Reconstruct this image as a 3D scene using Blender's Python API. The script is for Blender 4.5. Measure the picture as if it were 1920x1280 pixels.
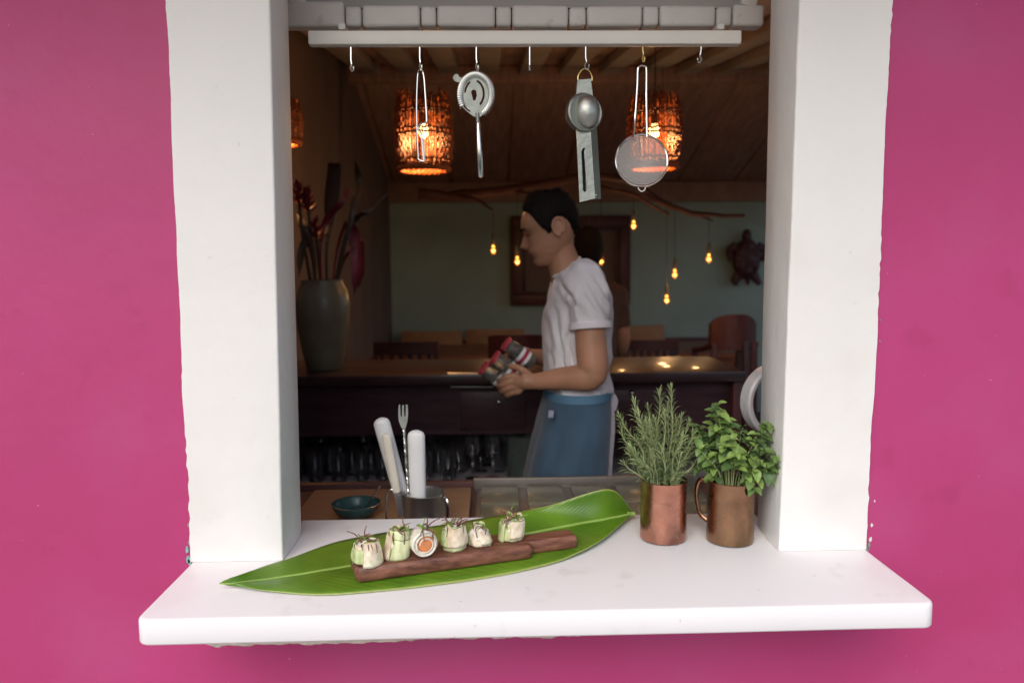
import bpy, bmesh, math, random
from mathutils import Vector, Matrix, noise
random.seed(7)
SC = bpy.context.scene
for o in list(bpy.data.objects): bpy.data.objects.remove(o)
R = math.radians

# ---------------------------------------------------------------- camera
F, D0, CZ = 1435.0, 1.38, 1.50          # focal length in photo pixels, distance to the facade, lens height
PITCH, YAW, ROLL = R(5.77), R(1.7), R(0.42)
_r = Vector((math.cos(YAW), -math.sin(YAW), 0))
_f = Vector((math.sin(YAW)*math.cos(PITCH), math.cos(YAW)*math.cos(PITCH), -math.sin(PITCH)))
_u = _r.cross(_f)
RT = _r*math.cos(ROLL) - _u*math.sin(ROLL)
UP = _u*math.cos(ROLL) + _r*math.sin(ROLL)
FW = _f
CAM = Vector((0, -D0, CZ))
cd = bpy.data.cameras.new('camera'); cam = bpy.data.objects.new('camera', cd)
SC.collection.objects.link(cam)
cam.matrix_world = Matrix(((RT.x, UP.x, -FW.x, CAM.x), (RT.y, UP.y, -FW.y, CAM.y), (RT.z, UP.z, -FW.z, CAM.z), (0, 0, 0, 1)))
cd.sensor_width = 36; cd.lens = F/1920*36; cd.clip_start = 0.05; cd.clip_end = 800
cd.dof.use_dof = True; cd.dof.focus_distance = 1.42; cd.dof.aperture_fstop = 3.4
SC.camera = cam

# ---------------------------------------------------------------- sky, sun, exposure
SUN_EL, SUN_ROT = R(40), R(200)
w = bpy.data.worlds.new('World'); SC.world = w; w.use_nodes = True
nt = w.node_tree; nt.nodes.clear()
sky = nt.nodes.new('ShaderNodeTexSky'); sky.sky_type = 'NISHITA'; sky.sun_disc = False
sky.sun_elevation = SUN_EL; sky.sun_rotation = SUN_ROT
sky.air_density = 1.0; sky.dust_density = 2.5; sky.ozone_density = 1.0
bg = nt.nodes.new('ShaderNodeBackground'); bg.inputs[1].default_value = 0.15
wo = nt.nodes.new('ShaderNodeOutputWorld')
nt.links.new(sky.outputs[0], bg.inputs[0]); nt.links.new(bg.outputs[0], wo.inputs[0])
sl = bpy.data.lights.new('sun', 'SUN'); sl.energy = 1.0; sl.angle = R(50); sl.color = (1, .98, .95)
so = bpy.data.objects.new('sun', sl); SC.collection.objects.link(so)
sdir = Vector((math.sin(SUN_ROT)*math.cos(SUN_EL), math.cos(SUN_ROT)*math.cos(SUN_EL), math.sin(SUN_EL)))
so.rotation_euler = sdir.to_track_quat('Z', 'Y').to_euler(); so.location = sdir*30
SC.view_settings.view_transform = 'Standard'; SC.view_settings.look = 'None'
SC.view_settings.gamma = 1; SC.view_settings.exposure = 0.50
SC.view_settings.use_curve_mapping = False
SC.cycles.use_denoising = True; SC.cycles.max_bounces = 8; SC.cycles.diffuse_bounces = 5
SC.cycles.transparent_max_bounces = 12; SC.cycles.transmission_bounces = 8
SC.cycles.caustics_reflective = False; SC.cycles.caustics_refractive = False
SC.cycles.sample_clamp_indirect = 6.0

# ---------------------------------------------------------------- photo pixel helpers (a pixel gives a ray; depth comes from the thing it touches)
def ray(px, py): return RT*(px-960) + UP*(640-py) + FW*F
def P(px, py, d):
    r = ray(px, py); return CAM + r*(d/r.y)
def PZ(px, py, z):
    r = ray(px, py); return CAM + r*((z-CZ)/r.z)
def lerp(a, b, t): return a+(b-a)*t
def itp(tab, x):
    if x <= tab[0][0]: return tab[0][1]
    for (x0, y0), (x1, y1) in zip(tab, tab[1:]):
        if x <= x1:
            t = (x-x0)/(x1-x0); t = t*t*(3-2*t)*.5+t*.5
            return y0+(y1-y0)*t
    return tab[-1][1]
def nz(v, s, o=0): return noise.noise(Vector(v)*s+Vector((o, o*1.7, -o)))

# ---------------------------------------------------------------- materials
MC = {}
def mat(name, col, rough=.55, metal=0., var=.12, scale=9., bump=0., bscale=70., col2=None, stretch=None, spec=.5, det=4., sss=0., trans=0., coat=0., emit=None, es=0., rvar=.1, ior=1.45, sheen=0.):
    if name in MC: return MC[name]
    m = bpy.data.materials.new(name); m.use_nodes = True; MC[name] = m
    t = m.node_tree; b = t.nodes['Principled BSDF']; L = t.links.new
    tc = t.nodes.new('ShaderNodeTexCoord'); mp = t.nodes.new('ShaderNodeMapping'); L(tc.outputs['Object'], mp.inputs[0])
    if stretch: mp.inputs['Scale'].default_value = stretch
    n = t.nodes.new('ShaderNodeTexNoise'); n.inputs['Scale'].default_value = scale; n.inputs['Detail'].default_value = det; L(mp.outputs[0], n.inputs['Vector'])
    rp = t.nodes.new('ShaderNodeValToRGB'); rp.color_ramp.elements[0].position = .3; rp.color_ramp.elements[1].position = .7
    c0 = tuple(c*(1-var) for c in col); c1 = tuple(min(1, c*(1+var)) for c in (col2 or col))
    rp.color_ramp.elements[0].color = (*c0, 1); rp.color_ramp.elements[1].color = (*c1, 1)
    L(n.outputs[0], rp.inputs[0]); L(rp.outputs[0], b.inputs['Base Color'])
    if rvar:
        mr = t.nodes.new('ShaderNodeMapRange'); mr.inputs[3].default_value = max(.03, rough-rvar); mr.inputs[4].default_value = min(1, rough+rvar)
        n2 = t.nodes.new('ShaderNodeTexNoise'); n2.inputs['Scale'].default_value = scale*2.3; L(mp.outputs[0], n2.inputs['Vector'])
        L(n2.outputs[0], mr.inputs[0]); L(mr.outputs[0], b.inputs['Roughness'])
    else: b.inputs['Roughness'].default_value = rough
    b.inputs['Metallic'].default_value = metal; b.inputs['Specular IOR Level'].default_value = spec; b.inputs['IOR'].default_value = ior
    b.inputs['Transmission Weight'].default_value = trans; b.inputs['Coat Weight'].default_value = coat
    if sss: b.inputs['Subsurface Weight'].default_value = sss; b.inputs['Subsurface Radius'].default_value = (.01, .005, .003)
    if sheen: b.inputs['Sheen Weight'].default_value = sheen
    if emit: b.inputs['Emission Color'].default_value = (*emit, 1); b.inputs['Emission Strength'].default_value = es
    if bump:
        n3 = t.nodes.new('ShaderNodeTexNoise'); n3.inputs['Scale'].default_value = bscale; n3.inputs['Detail'].default_value = 5; L(mp.outputs[0], n3.inputs['Vector'])
        bp = t.nodes.new('ShaderNodeBump'); bp.inputs['Strength'].default_value = bump; bp.inputs['Distance'].default_value = .01; L(n3.outputs[0], bp.inputs['Height']); L(bp.outputs[0], b.inputs['Normal'])
    return m
def overlay(m, col, scale, lo, hi, det=6, amount=1.):
    """blotches of a second colour with a shape of their own (stains, chips, faded paint)"""
    t = m.node_tree; b = t.nodes['Principled BSDF']; L = t.links.new
    src = b.inputs['Base Color'].links[0].from_socket
    tc = t.nodes.new('ShaderNodeTexCoord'); n = t.nodes.new('ShaderNodeTexNoise'); n.inputs['Scale'].default_value = scale; n.inputs['Detail'].default_value = det
    L(tc.outputs['Object'], n.inputs['Vector'])
    r = t.nodes.new('ShaderNodeMapRange'); r.inputs[1].default_value = lo; r.inputs[2].default_value = hi; r.inputs[4].default_value = amount; L(n.outputs[0], r.inputs[0])
    x = t.nodes.new('ShaderNodeMix'); x.data_type = 'RGBA'; L(r.outputs[0], x.inputs['Factor']); L(src, x.inputs['A']); x.inputs['B'].default_value = (*col, 1)
    L(x.outputs['Result'], b.inputs['Base Color'])
    return m

def cracks(m, col, scale, width, amount, msc=2.2, lo=.55):
    t = m.node_tree; b = t.nodes['Principled BSDF']; L = t.links.new; src = b.inputs['Base Color'].links[0].from_socket
    tc = t.nodes.new('ShaderNodeTexCoord'); n = t.nodes.new('ShaderNodeTexNoise'); n.inputs['Scale'].default_value = scale*1.7; n.inputs['Detail'].default_value = 6; L(tc.outputs['Object'], n.inputs['Vector'])
    mx = t.nodes.new('ShaderNodeMix'); mx.data_type = 'RGBA'; mx.inputs['Factor'].default_value = .16; L(tc.outputs['Object'], mx.inputs['A']); L(n.outputs['Color'], mx.inputs['B'])
    v = t.nodes.new('ShaderNodeTexVoronoi'); v.feature = 'DISTANCE_TO_EDGE'; v.inputs['Scale'].default_value = scale; L(mx.outputs['Result'], v.inputs['Vector'])
    r = t.nodes.new('ShaderNodeMapRange'); r.inputs[1].default_value = 0; r.inputs[2].default_value = width; r.inputs[3].default_value = amount; r.inputs[4].default_value = 0; L(v.outputs['Distance'], r.inputs[0])
    n2 = t.nodes.new('ShaderNodeTexNoise'); n2.inputs['Scale'].default_value = msc; L(tc.outputs['Object'], n2.inputs['Vector'])
    r2 = t.nodes.new('ShaderNodeMapRange'); r2.inputs[1].default_value = lo; r2.inputs[2].default_value = lo+.08; L(n2.outputs[0], r2.inputs[0])
    mu = t.nodes.new('ShaderNodeMath'); mu.operation = 'MULTIPLY'; L(r.outputs[0], mu.inputs[0]); L(r2.outputs[0], mu.inputs[1])
    x = t.nodes.new('ShaderNodeMix'); x.data_type = 'RGBA'; L(mu.outputs[0], x.inputs['Factor']); L(src, x.inputs['A']); x.inputs['B'].default_value = (*col, 1); L(x.outputs['Result'], b.inputs['Base Color'])
PINK = mat('pink_paint', (.43, .040, .152), .55, var=.05, scale=1.6, bump=.13, bscale=30, col2=(.46, .05, .19), rvar=.08)
overlay(PINK, (.42, .085, .21), 3.1, .52, .72, 8, .45); overlay(PINK, (.36, .035, .13), 11, .64, .74, 5, .45); overlay(PINK, (.75, .35, .5), 95, .76, .79, 2, .6)
WHITE = mat('white_limewash', (.78, .77, .745), .62, var=.025, scale=3, bump=.22, bscale=34)
overlay(WHITE, (.50, .47, .42), 42, .71, .76, 4, .35)
overlay(WHITE, (.70, .67, .61), 5, .56, .75, 8, .5)
SILLW = mat('white_sill_paint', (.84, .835, .85), .48, var=.015, scale=4, bump=.05, bscale=18, rvar=.08)
overlay(SILLW, (.60, .58, .54), 14, .62, .74, 8, .45); overlay(SILLW, (.45, .42, .38), 60, .74, .78, 3, .5)
MORTAR = mat('mortar', (.62, .58, .5), .9, var=.15, scale=40, bump=.5, bscale=90)
SHUT = mat('grey_white_paint', (.60, .58, .545), .5, var=.06, scale=12, bump=.15, bscale=40)
overlay(SHUT, (.33, .29, .24), 28, .63, .72, 8, .5)
RAILW = mat('cream_paint', (.68, .66, .60), .45, var=.04, scale=8, bump=.08, bscale=30)
GAP = mat('dark_gap', (.03, .027, .024), .9)
STEEL = mat('dull_steel', (.62, .63, .61), .36, 1., var=.08, scale=30)
CAST = mat('cast_aluminium', (.33, .35, .315), .52, 1., var=.12, scale=14, bump=.12, bscale=120)
CHROME = mat('bright_steel', (.80, .80, .77), .20, 1., var=.04, scale=30, rvar=.06)
BRASS = mat('brass', (.72, .55, .22), .35, 1., var=.1, scale=30)
DARKW = mat('dark_bar_wood', (.055, .024, .030), .36, var=.3, scale=5, stretch=(1, 8, 8), bump=.06)
DARKW2 = mat('dark_chair_wood', (.050, .018, .022), .4, var=.3, scale=6, stretch=(1, 5, 5))
REDW = mat('red_brown_wood', (.095, .026, .024), .42, var=.3, scale=6, stretch=(5, 5, 1))
TABLEW = mat('warm_table_wood', (.30, .11, .05), .38, var=.2, scale=5, stretch=(1, 6, 6))
TANW = mat('tan_board_wood', (.36, .215, .12), .55, var=.12, scale=7, stretch=(1, 9, 9))
WALNUT = mat('walnut', (.130, .046, .030), .48, var=.38, scale=9, stretch=(1, 12, 12), bump=.15, bscale=40, col2=(.20, .082, .052), det=8)
CEILW = mat('ceiling_boards', (.42, .265, .22), .6, var=.22, scale=4, stretch=(8, 1, 1))
CEILWH = mat('whitened_rafters', (.40, .35, .325), .6, var=.15, scale=5)
GREEN = mat('sage_plaster', (.38, .52, .48), .75, var=.12, scale=1.7, bump=.06, bscale=20)
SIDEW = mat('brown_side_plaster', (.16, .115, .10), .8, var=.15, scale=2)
FLOOR = mat('dark_floor_tiles', (.075, .045, .035), .45, var=.25, scale=5)
CONC = mat('terrace_concrete', (.42, .385, .34), .85, var=.12, scale=2, bump=.1)
LEAFST = mat('stem_green', (.20, .26, .10), .6)

# ---------------------------------------------------------------- mesh builder
WL = {}
class MB:
    def __init__(s): s.v = []; s.f = []; s.m = []; s.uv = {}
    def add(s, vs, fs, mi=0):
        b = len(s.v); s.v += [Vector(v) for v in vs]; s.f += [tuple(i+b for i in f) for f in fs]; s.m += [mi]*len(fs); return s
    def box(s, c, sz, rot=None, bev=0, mi=0, seg=2):
        bm = bmesh.new(); bmesh.ops.create_cube(bm, size=1)
        for v in bm.verts: v.co = Vector((v.co.x*sz[0], v.co.y*sz[1], v.co.z*sz[2]))
        if bev: bmesh.ops.bevel(bm, geom=bm.edges[:], offset=bev, segments=seg, affect='EDGES', profile=.6)
        bm.verts.index_update()
        Mx = rot.to_3x3() if rot else Matrix.Identity(3)
        s.add([Mx @ v.co + Vector(c) for v in bm.verts], [[v.index for v in f.verts] for f in bm.faces], mi); bm.free(); return s
    def bar(s, a, b, wd, th, up=(0, 0, 1), bev=0, mi=0):
        a, b = Vector(a), Vector(b); x = (b-a).normalized(); z = Vector(up); y = z.cross(x).normalized(); z = x.cross(y)
        return s.box((a+b)/2, ((b-a).length, wd, th), Matrix((x, y, z)).transposed(), bev, mi)
    def tube(s, pts, rad, n=8, cap=True, mi=0, closed=False, flat=1., side=None):
        pts = [Vector(p) for p in pts]; N = len(pts)
        if not hasattr(rad, '__len__'): rad = [rad]*N
        vs, fs = [], []; pu = None
        for i in range(N):
            a = pts[(i-1) % N] if (closed or i > 0) else pts[i]; b = pts[(i+1) % N] if (closed or i < N-1) else pts[i]
            t = (b-a).normalized()
            if pu is None:
                ref = Vector(side) if side else (Vector((0, 0, 1)) if abs(t.z) < .9 else Vector((0, 1, 0)))
                u = (ref - t*ref.dot(t)).normalized()
            else: u = (pu - t*pu.dot(t)).normalized()
            pu = u; wv = t.cross(u)
            for k in range(n):
                an = 2*math.pi*k/n; vs.append(pts[i] + (u*math.cos(an) + wv*math.sin(an)*flat)*rad[i])
        for i in range(N if closed else N-1):
            j = (i+1) % N
            for k in range(n): fs.append((i*n+k, i*n+(k+1) % n, j*n+(k+1) % n, j*n+k))
        if cap and not closed: fs.append(tuple(reversed(range(n)))); fs.append(tuple((N-1)*n+k for k in range(n)))
        return s.add(vs, fs, mi)
    def lathe(s, prof, c=(0, 0, 0), n=32, axis=None, mi=0, closed=False, wob=0.):
        c = Vector(c); z = Vector(axis).normalized() if axis else Vector((0, 0, 1))
        x = z.orthogonal().normalized() if axis else Vector((1, 0, 0)); y = z.cross(x)
        vs, fs = [], []; N = len(prof)
        for r, h in prof:
            for k in range(n):
                an = 2*math.pi*k/n; rr = r*(1+wob*nz((math.cos(an), math.sin(an), h*20), 1.3)) if wob else r
                vs.append(c + (x*math.cos(an)+y*math.sin(an))*rr + z*h)
        for i in range(N if closed else N-1):
            j = (i+1) % N
            for k in range(n): fs.append((i*n+k, i*n+(k+1) % n, j*n+(k+1) % n, j*n+k))
        if not closed:
            if prof[0][0] > 1e-5: fs.append(tuple(reversed(range(n))))
            if prof[-1][0] > 1e-5: fs.append(tuple((N-1)*n+k for k in range(n)))
        return s.add(vs, fs, mi)
    def ell(s, c, r, rot=None, n=16, m=10, mi=0, f=None):
        vs, fs = [], []; Mx = rot.to_3x3() if rot else Matrix.Identity(3); c = Vector(c)
        for i in range(m+1):
            th = math.pi*i/m
            for k in range(n):
                ph = 2*math.pi*k/n; q = Vector((math.sin(th)*math.cos(ph), math.sin(th)*math.sin(ph), math.cos(th)))
                k2 = f(q) if f else 1.
                vs.append(c + Mx @ Vector((q.x*r[0]*k2, q.y*r[1]*k2, q.z*r[2]*k2)))
        for i in range(m):
            for k in range(n): fs.append((i*n+k, (i+1)*n+k, (i+1)*n+(k+1) % n, i*n+(k+1) % n))
        return s.add(vs, fs, mi)
    def grid(s, rows, mi=0, uv=False, closed=False):
        n = len(rows[0]); b = len(s.v); fs = []
        for i in range(len(rows)-1):
            for k in range(n if closed else n-1):
                fs.append((i*n+k, i*n+(k+1) % n, (i+1)*n+(k+1) % n, (i+1)*n+k))
        if uv:
            for i, r in enumerate(rows):
                for k in range(n): s.uv[b+i*n+k] = (i/(len(rows)-1), k/(n-1))
        return s.add([v for r in rows for v in r], fs, mi)
    def loft(s, rings, mi=0):
        s.grid(rings, mi, closed=True); n = len(rings[0]); b = len(s.v)-n*len(rings)
        s.f.append(tuple(b+k for k in reversed(range(n)))); s.f.append(tuple(b+n*(len(rings)-1)+k for k in range(n))); s.m += [mi, mi]; return s
    def prism(s, poly, ax, th, mi=0):
        """polygon of 3D points extruded along vector ax*th"""
        e = Vector(ax)*th; n = len(poly); vs = [Vector(p) for p in poly]+[Vector(p)+e for p in poly]
        fs = [tuple(reversed(range(n))), tuple(n+k for k in range(n))]+[(k, (k+1) % n, n+(k+1) % n, n+k) for k in range(n)]
        return s.add(vs, fs, mi)
    def mesh(s, name, mats, org, smooth=True, ang=40):
        me = bpy.data.meshes.new(name); me.from_pydata([v-org for v in s.v], [], s.f)
        for m in (mats if isinstance(mats, (list, tuple)) else [mats]): me.materials.append(m)
        if any(s.m): me.polygons.foreach_set('material_index', s.m)
        if s.uv:
            l = me.uv_layers.new(name='UVMap')
            for lp in me.loops: l.data[lp.index].uv = s.uv.get(lp.vertex_index, (0, 0))
        me.update()
        bm = bmesh.new(); bm.from_mesh(me); bmesh.ops.recalc_face_normals(bm, faces=bm.faces[:]); bm.to_mesh(me); bm.free()
        if smooth:
            me.polygons.foreach_set('use_smooth', [True]*len(me.polygons)); me.set_sharp_from_angle(angle=R(ang))
        return me
    def build(s, name, mats, parent=None, smooth=True, ang=40, **props):
        if parent is not None: org = WL[parent.name]
        else:
            lo = [min(v[i] for v in s.v) for i in range(3)]; hi = [max(v[i] for v in s.v) for i in range(3)]
            org = Vector(((lo[0]+hi[0])/2, (lo[1]+hi[1])/2, lo[2]))
        me = s.mesh(name, mats, org, smooth, ang)
        return link(name, me, parent, org, **props)
def link(name, me, parent=None, org=Vector((0, 0, 0)), **props):
    o = bpy.data.objects.new(name, me); SC.collection.objects.link(o)
    if parent is not None: o.parent = parent
    else: o.location = org
    WL[o.name] = Vector(org)
    for k, v in props.items(): o[k] = v
    return o
def thing(name, label, category, loc, group=None):
    o = bpy.data.objects.new(name, None); SC.collection.objects.link(o); o.location = loc; o.empty_display_size = .05
    WL[o.name] = Vector(loc); o['label'] = label; o['category'] = category
    if group: o['group'] = group
    return o
def dup(o, loc, parent=None, rz=0, **props):
    c = o.copy(); SC.collection.objects.link(c)
    if parent is not None: c.parent = parent
    else: c.location = loc; c.rotation_euler.z = rz; WL[c.name] = Vector(loc)
    for k, v in props.items(): c[k] = v
    for ch in list(o.children): dup(ch, None, c)
    return c
def smoothpath(pts, n=8):
    """Catmull-Rom through points"""
    p = [Vector(q) for q in pts]; p = [p[0]*2-p[1]]+p+[p[-1]*2-p[-2]]; out = []
    for i in range(1, len(p)-2):
        for k in range(n):
            t = k/n; a, b, c, d = p[i-1], p[i], p[i+1], p[i+2]
            out.append(.5*((2*b)+(c-a)*t+(2*a-5*b+4*c-d)*t*t+(3*b-a-3*c+d)*t*t*t))
    out.append(p[-2]); return out

# ================================================================ LARGE STRUCTURE
SZ = CZ - .54                     # top of the sill
YB = .137                         # back of the jambs
YS = 1.603 - D0                   # back of the sill
YFAR = 7.5 - D0                   # far wall of the room
XL, XR = -.95, 3.6

def wall_with_holes(x0, x1, z0, z1, y0, y1, holes, axis='x'):
    """solid wall in the xz plane with rectangular openings (axis='y': the wall runs along y)"""
    xs = sorted({x0, x1, *[h[0] for h in holes], *[h[1] for h in holes]}); zs = sorted({z0, z1, *[h[2] for h in holes], *[h[3] for h in holes]})
    mb = MB(); idx = {}
    def V(x, y, z):
        k = (round(x, 5), round(y, 5), round(z, 5))
        if k not in idx:
            idx[k] = len(mb.v); mb.v.append(Vector((x, y, z)) if axis == 'x' else Vector((y, x, z)))
        return idx[k]
    def solid(i, j):
        if i < 0 or j < 0 or i >= len(xs)-1 or j >= len(zs)-1: return False
        cx, cz = (xs[i]+xs[i+1])/2, (zs[j]+zs[j+1])/2
        return not any(h[0] < cx < h[1] and h[2] < cz < h[3] for h in holes)
    def face(*q): mb.f.append(tuple(V(*p) for p in q)); mb.m.append(0)
    for i in range(len(xs)-1):
        for j in range(len(zs)-1):
            if not solid(i, j): continue
            a, b, c, d = xs[i], xs[i+1], zs[j], zs[j+1]
            face((a, y0, c), (b, y0, c), (b, y0, d), (a, y0, d)); face((a, y1, c), (a, y1, d), (b, y1, d), (b, y1, c))
            if not solid(i-1, j): face((a, y0, c), (a, y0, d), (a, y1, d), (a, y1, c))
            if not solid(i+1, j): face((b, y0, c), (b, y1, c), (b, y1, d), (b, y0, d))
            if not solid(i, j-1): face((a, y0, c), (a, y1, c), (b, y1, c), (b, y0, c))
            if not solid(i, j+1): face((a, y0, d), (b, y0, d), (b, y1, d), (a, y1, d))
    return mb
MB().box((0, -100, -.25), (400, 200+2*.0, .5)).build('ground', CONC, kind='structure', smooth=False)
MB().box(((XL+XR)/2, (YFAR+.1)/2, -.02), (XR-XL+.6, YFAR+.1, .05)).build('floor', FLOOR, kind='structure', smooth=False)

# pink facade with the window opening (plus an unseen one added for daylight indoors)
OP = [P(358, 700, D0).x+.05, P(1625, 700, D0).x-.05]
fac = wall_with_holes(-5.0, 7.0, 0, 2.75, .004, YB-.01, [(OP[0], OP[1], SZ-.03, 2.30), (1.22, 3.4, .005, 2.42)])
fac.build('facade_wall', PINK, smooth=False, label='bright pink painted plaster wall around the serving window', category='wall')

# jambs: white painted piers with a ragged painted edge
def jamb(oute, inne, inbk, side, parent):
    """edges given as photo pixel pairs (top,bottom) on the planes y=0 and y=YB"""
    mb = MB(); rows = []; NZ = 150
    zt = 2.32
    def xat(e, d, z):
        a, b = P(*e[0], d), P(*e[1], d); t = (z-b.z)/(a.z-b.z); return lerp(b.x, a.x, t)
    for i in range(NZ+1):
        z = lerp(SZ+.0005, zt, i/NZ)
        xo = xat(oute, D0, z); xi = xat(inne, D0, z); xb = xat(inbk, D0+YB, z)
        j = .0018*nz((0, 0, z), 13, side*3)+(.0005+.005*max(0, nz((0, 0, z), 7, side*8)))*(nz((0, 0, z), 60, side*5)+.7*nz((0, 0, z), 170, side*6))+.0030*nz((0, 0, z), 5, side)
        k = .0010*nz((0, 0, z), 6, 9+side)
        s = 1 if inne[0][0] > oute[0][0] else -1
        r = .0045+.0015*nz((0, 0, z), 9, 2); yf = -.005+.0007*nz((0, 0, z), 12, 4)
        row = [(xo+j+s*.002, .02, z), (xo+j, .0005, z), (xo+j+s*.0015, yf, z), (lerp(xo, xi, .5), yf+.0008*nz((1, 0, z), 4), z)]
        for a in range(5):
            an = a/4*math.pi/2; row.append((xi+k-s*r+s*r*math.sin(an), yf+r-r*math.cos(an), z))
        row += [(lerp(xi, xb, .5)+k, YB*.5, z), (xb+k-s*.004, YB-.006, z), (xb+k-s*.008, YB, z), (xo+s*.06, YB, z)]
        rows.append([Vector(p) for p in row])
    mb.grid(rows)
    mb.build('jamb', WHITE, parent, ang=50)
wf = thing('window_frame', 'white plastered jambs framing the serving window in the pink wall', 'window frame', (0, 0, SZ))
jamb(((312, 0), (358, 1055)), ((508, 0), (532, 1053)), ((545, 0), (570, 1000)), 1, wf)
jamb(((1671, 0), (1624, 1030)), ((1497, 0), (1459, 1029)), ((1440, 0), (1415, 987)), 2, wf)

# flaked paint where jambs and sill meet the pink wall
random.seed(12); CHIP = [mat('chip_teal', (.22, .42, .40), .8), mat('chip_grey', (.30, .27, .25), .9), mat('chip_white', (.75, .72, .70), .8)]
for x_, y_, m_, sz_ in ((352, 1048, 0, .007), (350, 1032, 0, .006), (355, 1056, 0, .006), (354, 1018, 1, .004), (352, 985, 1, .003), (346, 640, 1, .003), (347, 700, 1, .003), (343, 560, 2, .003), (336, 520, 1, .003), (1630, 1022, 1, .005), (1627, 1029, 1, .005), (1633, 1012, 2, .004), (1636, 985, 2, .003), (1641, 940, 2, .002), (1652, 600, 1, .002), (1651, 640, 1, .002), (324, 190, 1, .003), (327, 250, 1, .003)):
    q = P(x_, y_, D0); q.y = .0032; MB().prism([q+Vector((math.cos(a*1.05)*sz_*random.uniform(.4, 1), 0, math.sin(a*1.05)*sz_*random.uniform(.6, 1.7))) for a in range(6)], (0, -1, 0), .0016).build('paint_chip', CHIP[m_], wf, smooth=False)
random.seed(7)

# sill slab
def rounded_outline(x0, x1, y0, y1, r, n=6):
    pts = []
    for cx, cy, a0 in ((x1-r, y1-.002, 0), (x0+r, y1-.002, 90), (x0+r, y0+r, 180), (x1-r, y0+r, 270)):
        if a0 in (0, 90): pts.append((x1 if a0 == 0 else x0, y1)); continue
        for k in range(n+1):
            an = R(a0+90*k/n); pts.append((cx+r*math.cos(an), cy+r*math.sin(an)))
    return pts
sill = thing('window_sill', 'thick white painted sill slab jutting from the pink wall', 'window sill', (0, -.1, SZ-.045))
sx0, sx1 = P(358, 1060, D0).x+.003, P(1627, 1033, D0).x-.004
sy0 = PZ(960, 1148, SZ).y
def slab(xa, xb, ya, yb, z0, z1, rp, rt):
    out = slab_outline(xa, xb, ya, yb, rp)
    # subdivide long edges for slight waviness
    pts = []
    for i in range(len(out)):
        a, b = Vector(out[i]), Vector(out[(i+1) % len(out)]); k = max(1, int((b-a).length/.05))
        pts += [a.lerp(b, t/k) for t in range(k)]
    n = len(pts); rings = []
    def nrm(i):
        t = (pts[(i+1) % n]-pts[i-1]).normalized(); return Vector((t.y, -t.x))
    prof = [(rt*.6, z0)]+[(0+rt*.5*(1-math.sin(a)), z0+rt*.5*(1-math.cos(a))) for a in (R(30), R(90))]+[(rt*(1-math.cos(a)), z1-rt+rt*math.sin(a)) for a in (0, R(25), R(50), R(75), R(90))]
    for ins, z in prof:
        rings.append([Vector((pts[i].x-nrm(i).x*ins, pts[i].y-nrm(i).y*ins+.0022*nz((pts[i].x, pts[i].y, 0), 4)*(1 if pts[i].y < -.05 else 0), z+.0012*nz((pts[i].x, pts[i].y, z), 3, 4)*(1 if z < z1-.003 else 0))) for i in range(n)])
    return MB().loft(rings)
ixa, ixb = P(558, 1000, D0+.07).x-.03, P(1435, 1000, D0+.07).x+.03
def slab_outline(x0, x1, y0, y1, r): 
    o = rounded_outline(x0, x1, y0, y1, r)
    return [(x1, y1), (ixb, y1), (ixb, YS), (ixa, YS), (ixa, y1)]+o[1:]
slab(sx0, sx1, sy0, .0035, SZ-.041, SZ, .022, .0065).build('slab', SILLW, sill, ang=60)
# ragged mortar strip under the slab
mb = MB(); rows = []; ZU = SZ-.0405
for i in range(221):
    t = i/220; x = lerp(P(372, 1200, 1.16).x, P(1605, 1180, 1.16).x, t)
    th = .0115+.0035*nz((x, 0, 0), 7)+.003*nz((x, 0, 0), 40)+.0018*nz((x, 0, 0), 120)
    th *= min(1, t*40, (1-t)*14+.12); yf = sy0+.006+.022*t+.003*nz((x, 1, 0), 12)+.0015*nz((x, 1, 0), 60)
    rows.append([Vector((x, .003, ZU)), Vector((x, yf, ZU)), Vector((x, yf+.001, ZU-th*.6)), Vector((x, yf+.006, ZU-th)), Vector((x, .003, ZU-th-.004))])
mb.grid(rows).build('mortar_strip', MORTAR, sill)

# unseen greenery added behind the camera to darken reflections in the metal
hg = MB(); rows = []
for i in range(61):
    x = lerp(-12, 12, i/60); rows.append([Vector((x, y+.35*nz((x, y, z), 1.1), z+.2*nz((x, y, z), 1.7, 4)*(z > 0))) for y, z in ((-7.0, 0), (-6.8, .8), (-6.9, 1.7), (-7.4, 2.3), (-8.2, 2.2), (-8.4, 0))])
hg.grid(rows).build('added_hedge', mat('added_hedge_green', (.05, .085, .03), .8, var=.5, scale=9, bump=.8, bscale=20), kind='stuff')

# roof, eave and ceilings
ridge_y, ridge_z = 5.5-D0, 2.87
eave = MB().bar((0, -.95, 2.54), (0, .15, 2.60), 14, .05, up=(0, 0, 1))
eave.build('roof_eave', mat('soffit_wood', (.50, .29, .13), .7, var=.2, scale=4, stretch=(1, 8, 1)), smooth=False, kind='structure')
ceil = thing('ceiling', 'brown sloping board ceiling', 'ceiling', (1, 3, 2.3)); del ceil['category']; ceil['kind'] = 'structure'
zn = 2.36
def zroof(y): return lerp(zn, ridge_z, (y-.1)/(ridge_y-.1))+.03
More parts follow.
